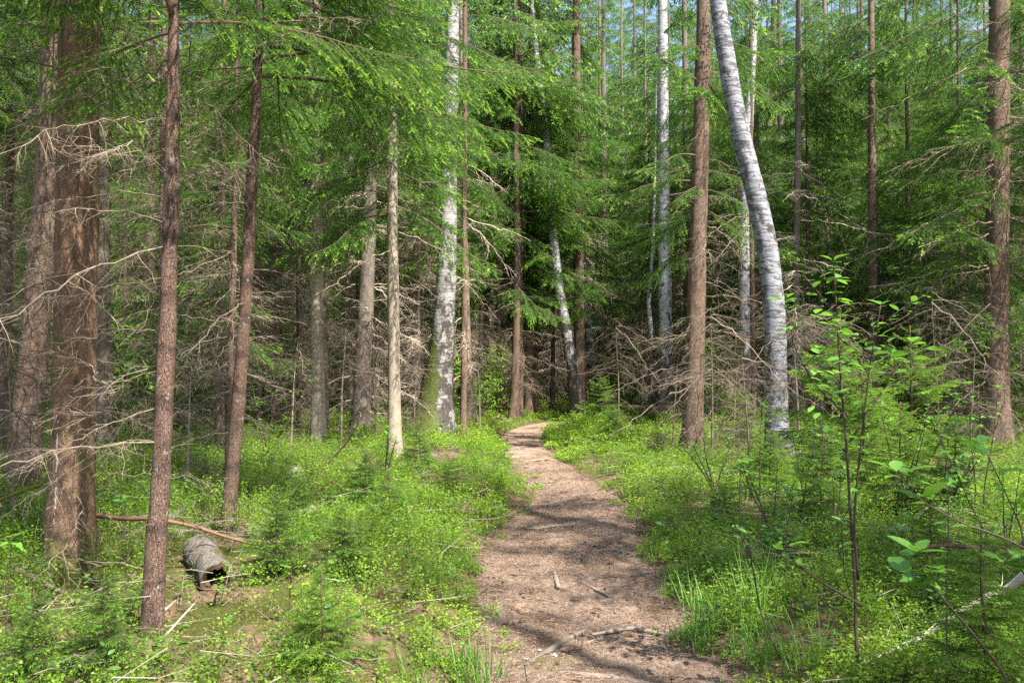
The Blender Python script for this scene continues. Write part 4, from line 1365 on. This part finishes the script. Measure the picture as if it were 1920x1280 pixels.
def grass(rg):
    b = MB()
    for px, py, n, h in ((1325, 1190, 60, .38), (1300, 1215, 40, .25), (1420, 1180, 60, .5), (1440, 1130, 40, .45), (1480, 1150, 40, .35), (1345, 960, 40, .5), (1410, 1250, 60, .35), (1500, 1270, 40, .4), (905, 1290, 50, .28), (880, 1265, 30, .3), (770, 1290, 30, .3), (1260, 1120, 30, .16), (1220, 1050, 30, .14), (905, 1000, 40, .15), (1215, 960, 30, .16)):
        g = on_ground(px, py)
        P = np.array([g[0], g[1], 0]) + rg.normal(0, .07, (n, 3)) * (1, 1, 0)
        P[:, 2] = height(P[:, 0], P[:, 1]) - .01
        a = rg.uniform(0, 6.28, n); ln = rg.uniform(.05, .6, n)
        d = unit(np.stack([np.cos(a) * ln, np.sin(a) * ln, np.ones(n)], 1)); L = h * rg.uniform(.5, 1.2, n)
        S = unit(np.stack([-np.sin(a), np.cos(a), np.zeros(n)], 1)) * .0028
        p1 = P + d * (L * .5)[:, None]
        d2 = unit(d + np.stack([np.cos(a), np.sin(a), -.3 * np.ones(n)], 1) * rg.uniform(.1, .7, (n, 1)))
        p2 = p1 + d2 * (L * .5)[:, None]
        v = np.stack([P - S, P + S, p1 + S * .8, p1 - S * .8, p2], 1).reshape(-1, 3)
        f = (np.arange(n)[:, None, None] * 5 + np.array([(0, 1, 2), (0, 2, 3), (3, 2, 4)])[None]).reshape(-1, 3)
        b.add(v, f)
    tag(obj("grass", b.mesh("grass", ['grass'])), "thin green grass blades along the path's edges", "grass", kind="stuff")


grass(np.random.default_rng(47))

# ------------------------------------------------------------------ logs, fallen branches, roots, cones
def lying(name, label, cat, line, th, mat, lift=.0, Y=None, twigs=0, group=None, rg=np.random.default_rng(5), sides=8, rough=.06, depths=None):
    pts = []
    for k, (px, py) in enumerate(line):
        if depths is not None:
            pts.append(at_depth(px, py, depths[k]))
        else:
            g = on_ground(px, py)
            pts.append(np.array([g[0], g[1], hz(g[0], g[1]) + lift]))
    pts = np.array(pts)
    s0 = np.linspace(0, 1, len(pts)); s1 = np.linspace(0, 1, 28)
    pp = interp3(s0, pts, s1)
    for _ in range(2):
        pp[1:-1] = .25 * pp[:-2] + .5 * pp[1:-1] + .25 * pp[2:]
    base = pp[0].copy()
    pp = pp - base
    b = MB(); b.add(*tube(pp, np.interp(s1, np.linspace(0, 1, len(th)), th), sides, rough, rg))
    if twigs:
        q = rg.uniform(.1, .98, twigs); c = interp3(s1, pp, q)
        d = unit(rg.normal(0, 1, (twigs, 3)) * (1, 1, .7) + (0, 0, .2)); l = rg.uniform(.1, .4, (twigs, 1))
        b.add(*spikes(c, c + d * l * .5, c + d * l + rg.normal(0, .02, (twigs, 3)), np.full(twigs, .003), np.full(twigs, .002)))
    o = obj(name, b.mesh(name, [mat], True), None, base)
    return tag(o, label, cat, group)


# hollow mossy log
g = on_ground(408, 1108)
far = on_ground(362, 1040)
dv = unit(far - g) ; L = .75
e = empty("hollow_log", (g[0], g[1], hz(g[0], g[1]) + .078), "hollow mossy log with a dark rotten open end", "log")
p0 = np.zeros(3)
pts = np.array([p0 + dv * L * t for t in np.linspace(0, 1, 14)]); pts[:, 2] = np.linspace(0, .04, 14)
b = MB(); v, f = tube(pts, np.linspace(.104, .115, 14), 20, .07, np.random.default_rng(3), cap=False)
v = v.copy(); v[:20] += np.random.default_rng(9).normal(0, .005, (20, 3)) + dv * np.random.default_rng(10).uniform(-.02, .02, (20, 1)); v[:20, 2] *= .93
b.add(v, f)
b2 = MB(); b2.add(*tube(pts[:8], np.linspace(.075, .03, 8), 16, .14, np.random.default_rng(4), cap=False))
k = np.arange(20); ring = v[:20]; n2 = len(pts[:8]) * 16
inner = b2.V[0][:16]
b2.add(pts[7:8] + np.array([[0, 0, 0], [.06, 0, 0], [-.03, 0, .05], [-.03, 0, -.05]]), [(0, 1, 2), (0, 2, 3), (0, 3, 1)])
# end wall between rind and hollow
rv = np.concatenate([ring, ring * .70 + np.random.default_rng(2).normal(0, .004, ring.shape)])
b2.add(rv, np.concatenate([np.stack([k, (k + 1) % 20, k + 20], 1), np.stack([(k + 1) % 20, (k + 1) % 20 + 20, k + 20], 1)]))
M['log_moss'] = bark_mat("log_bark", (.30, .27, .23), (.09, .075, .06), (.20, .17, .14), 30, moss=.3, moss_top=.35, bump=.8)
obj("rind", b.mesh("log_rind", ['log_moss'], True), e)
obj("hollow_end", b2.mesh("log_hollow", ['log_dark'], True), e)

lying("fallen_log", "pale weathered log half sunk in bilberries behind the mossy log", "log", [(470, 1010), (530, 985), (590, 965)], [.07, .085, .07], 'log', .02, sides=14)
lying("fallen_log", "grey rotten log lying between the two slim spruces", "log", [(310, 985), (355, 955), (405, 920)], [.04, .05, .04], 'log', .03, sides=10)
lying("fallen_log", "short pale log stump showing before the smooth pale trunk", "log", [(548, 915), (556, 890)], [.08, .07], 'log', .05, sides=12)
lying("fallen_branch", "long reddish dead branch running from thick mossy spruce past the slim one", "branch", [(176, 965), (225, 972), (290, 972), (360, 985), (430, 1008), (500, 1026)], [.017, .016, .014, .012, .010, .006], 'dead_red', depths=[6.2, 6.0, 5.8, 5.8, 5.9, 6.0], twigs=14)
lying("fallen_branch", "bleached white fallen branch lying across the greenery in the corner", "branch", [(1940, 1060), (1890, 1105), (1850, 1118), (1790, 1155), (1740, 1190), (1680, 1215), (1610, 1245), (1560, 1275)], [.02, .018, .015, .015, .012, .011, .009, .007], 'bleached', depths=[3.9, 4.0, 4.05, 4.1, 4.2, 4.2, 4.2, 4.1], twigs=8)
lying("fallen_branch", "dark fallen branch in the thicket above the bleached white one", "branch", [(1920, 1020), (1850, 1028), (1780, 1022), (1700, 1028)], [.012, .014, .013, .008], 'dead_red', depths=[4.9, 5.0, 5.1, 5.2], twigs=18)
lying("fallen_branch", "brown fallen branch in the brushwood by the thick mossy spruce", "branch", [(10, 1080), (60, 1105), (110, 1135)], [.022, .02, .015], 'dead', .08, twigs=12)
lying("fallen_branch", "broken grey stick propped on the slim rough-barked spruce", "branch", [(240, 1200), (290, 1160), (330, 1125)], [.010, .009, .006], 'stick', depths=[4.6, 4.75, 4.9], twigs=4)
lying("fallen_branch", "second grey stick lying before the slim rough-barked spruce", "branch", [(280, 1225), (320, 1180), (365, 1130)], [.008, .007, .005], 'stick', depths=[4.4, 4.6, 4.8], twigs=4)
lying("fallen_branch", "dark slanting dead stem between smooth pale trunk and pale pole", "branch", [(560, 925), (600, 885), (650, 830), (690, 760), (705, 690)], [.014, .013, .012, .010, .006], 'twig', depths=[10.5] * 5, twigs=14)
lying("fallen_branch", "mossy low dead limb sticking out beside the thick mossy spruce", "branch", [(-20, 945), (40, 920), (90, 905), (125, 895)], [.012, .014, .016, .018], 'moss', depths=[6.2] * 4, twigs=10)
lying("fallen_branch", "dark curved dead stick in the bilberries by the smooth pale trunk", "branch", [(575, 945), (620, 900), (670, 930)], [.010, .010, .006], 'twig', depths=[9.0, 9.2, 9.2], twigs=10)
rr_ = np.random.default_rng(8)
lying("tree_root", "long grey root slanting across the path's near end", "root", [(965, 1262), (1010, 1235), (1050, 1208), (1095, 1184)], [.008, .016, .019, .012], 'root', .005)
lying("tree_root", "short stubby root poking up in the middle of the path", "root", [(1039, 1072), (1041, 1085), (1047, 1105)], [.014, .02, .016], 'root', .015)
lying("tree_root", "thin root running from the stubby root to the path's side", "root", [(1050, 1078), (1085, 1090), (1115, 1105), (1142, 1118)], [.014, .016, .014, .008], 'root', .002)
lying("tree_root", "dark root crossing the path behind the stubby root", "root", [(970, 1068), (1000, 1078), (1035, 1074), (1060, 1066)], [.008, .013, .013, .008], 'root', .003)
lying("tree_root", "low mossy root farther up the path", "root", [(1020, 1003), (1050, 1005), (1090, 1015), (1120, 1025)], [.01, .016, .014, .008], 'root', .003)
lying("tree_root", "thick half-buried root at the path's very front", "root", [(975, 1275), (1060, 1262), (1150, 1268), (1230, 1282)], [.012, .02, .02, .012], 'root', -.008)


BM = [mesh_from("lying_dead_branch", *a, ['dead']) for a in DEAD_A] + [mesh_from("lying_grey_branch", *a, ['stick']) for a in DEAD_A]
for px, py, a, k, s_, lb in ((70, 1190, .3, 3, .9, "twiggy dead branch in the near corner under the reddish leaning spruce"), (150, 1150, 2.2, 1, .8, "twiggy dead branch at the foot of the thick mossy spruce"),
        (30, 1250, -.4, 6, 1.0, "grey twiggy branch lying lowest in the near corner"), (230, 1130, 1.1, 8, .7, "grey twiggy branch between the thick mossy spruce and slim one"),
        (340, 1230, .6, 5, .7, "grey twiggy branch just past the slim rough-barked spruce's foot"), (480, 1250, 2.6, 3, .7, "dead branch with long twigs under the spreading young spruce"),
        (520, 1060, .2, 1, .9, "dead branch lying next to the mossy log"), (430, 1040, 1.9, 0, .8, "dead twigs leaning over the mossy log"),
        (620, 860, .4, 3, 1.2, "dead branch heaped at the smooth pale trunk's foot"), (575, 850, 2.4, 1, 1.2, "second dead branch heaped at the smooth pale trunk's foot"),
        (690, 850, 1.2, 8, 1.2, "grey dead branch between smooth pale trunk and pale pole"), (770, 850, .1, 3, 1.2, "dead branch lying between pale pole and mossy birch"),
        (905, 800, .5, 3, 1.4, "dead brushwood on the shaded bank by the dark trunk row"), (890, 808, 2.1, 1, 1.4, "second brushwood branch on the shaded bank by the dark row"),
        (1270, 880, 2.9, 3, 1.2, "dead branch lying before the tall red-brown spruce"), (1300, 900, .7, 1, 1.2, "dead branch at the foot of the tall red-brown spruce"),
        (1370, 920, 2.5, 8, 1.2, "grey dead branch between red-brown spruce and leaning birch"), (1420, 960, .3, 3, 1.0, "dead branch in the thicket before the leaning birch"),
        (1520, 990, 1.5, 1, 1.0, "dead branch behind the tall dark-stemmed sapling"), (1640, 1000, 2.8, 8, 1.1, "grey dead branch past the tall dark-stemmed sapling"),
        (1720, 1040, .5, 3, 1.0, "twiggy dead branch under the large-leaved sapling"), (1800, 960, 2.2, 6, 1.3, "grey dead branch before the broad brown spruce"),
        (1880, 1000, 2.8, 3, 1.2, "dead branch at the picture's edge under the broad brown spruce"), (1560, 1090, 2.0, 0, .8, "small dead branch at the tall sapling's stem")):
    g = on_ground(px, py)
    o = obj("fallen_branch", BM[k], None, (g[0], g[1], hz(g[0], g[1]) + .06))
    o.rotation_euler = (.25 * math.sin(px), -.12 + .1 * math.cos(py), a); o.scale = (s_,) * 3
    tag(o, lb, "branch", "dead branches lying on the forest floor")


for i, (ln_, th_, lb) in enumerate((([(955, 862), (985, 866), (1020, 862), (1050, 868)], .016, "thin root crossing the path where it narrows"), ([(985, 900), (1020, 905), (1060, 900)], .014, "short root on the path before the bilberry bulge"),
        ([(1075, 948), (1120, 955), (1165, 950)], .016, "root reaching onto the path beside the bilberry bulge"), ([(960, 985), (1000, 992), (1050, 985), (1100, 990)], .013, "thin root crossing the path above the low mossy one"),
        ([(1100, 1035), (1150, 1030), (1195, 1040)], .015, "dark root at the path's shaded side"), ([(930, 1135), (990, 1120), (1050, 1128)], .012, "thin root below the stubby root, half covered by needles"),
        ([(1110, 1190), (1180, 1178), (1250, 1190)], .014, "pale root at the grassy side of the path's near end"))):
    lying("tree_root", lb, "root", ln_, [th_ * .5, th_, th_ * 1.1, th_ * .4], 'root', .002 - .004 * (i % 3), rough=.12)


def cone_mesh():
    b = MB(); rg = np.random.default_rng(12)
    n = 90
    k = np.arange(n); t = (k + .5) / n
    th = k * 2.39996
    L = .11
    r_ = .016 * np.sin(np.pi * np.clip(t * .92 + .06, 0, 1)) ** .7
    c = np.stack([t * L, np.cos(th) * r_, np.sin(th) * r_], 1)
    out = np.stack([np.zeros(n), np.cos(th), np.sin(th)], 1)
    d = unit(out * .6 + (.8, 0, 0))
    s = np.cross(d, out) * .008
    v = np.stack([c - s * .7 - d * .006, c + s * .7 - d * .006, c + s + d * .006, c + d * .014, c - s + d * .006], 1).reshape(-1, 3)
    f = (k[:, None, None] * 5 + np.array([(0, 1, 2), (0, 2, 4), (4, 2, 3)])[None]).reshape(-1, 3)
    b.add(v, f)
    q = np.linspace(0, 1, 10)
    b.add(*tube(np.stack([q * L, q * 0, q * 0], 1), .014 * np.sin(np.pi * np.clip(q * .92 + .05, 0, 1)) + .001, 8))
    return b.mesh("spruce_cone", ['cone'])


CM = cone_mesh()
for px, py, a, lb in ((1052, 1225, .2, "brown spruce cone lying by the long grey root"), (962, 1147, .9, "brown spruce cone on the path's mossy side"), (981, 1155, 2.0, "small dark cone next to the mossy-side cone"), (1170, 942, .5, "spruce cone on the path's edge by the bank")):
    g = on_ground(px, py)
    o = obj("spruce_cone", CM, None, (g[0], g[1], hz(g[0], g[1]) + .018))
    o.rotation_euler = (0, 0, a)
    tag(o, lb, "cone", "spruce cones on the path")
cr_ = np.random.default_rng(6)
v, f = tube([(-.02, 0, 0), (-.012, 0, .003), (.012, 0, .003), (.022, 0, 0)], [.004, .013, .012, .003], 6, .2, cr_)
cb = MB(); cb.add(v * (1, 1, .45), f)
CH = cb.mesh("bark_chip", ['stone'])
for i, (px, py, lb) in enumerate(((1000, 1225, "pale bark chip touching the long grey root"), (1012, 1222, "second pale chip just past the long grey root"), (985, 1240, "pale chip below the long grey root's tip"), (955, 1228, "pale chip by the grass at the path's side"), (1040, 1232, "pale chip beside the cone at the grey root"))):
    g = on_ground(px, py)
    o = obj("bark_chip", CH, None, (g[0], g[1], hz(g[0], g[1]) + .01))
    o.rotation_euler = (0, .1, i * 1.3); s = .45 + .1 * i; o.scale = (s, s, s)
    tag(o, lb, "wood chip", "pale chips on the path")
print("tris", sum(len(m.polygons) for m in bpy.data.meshes), "objects", len(bpy.data.objects))
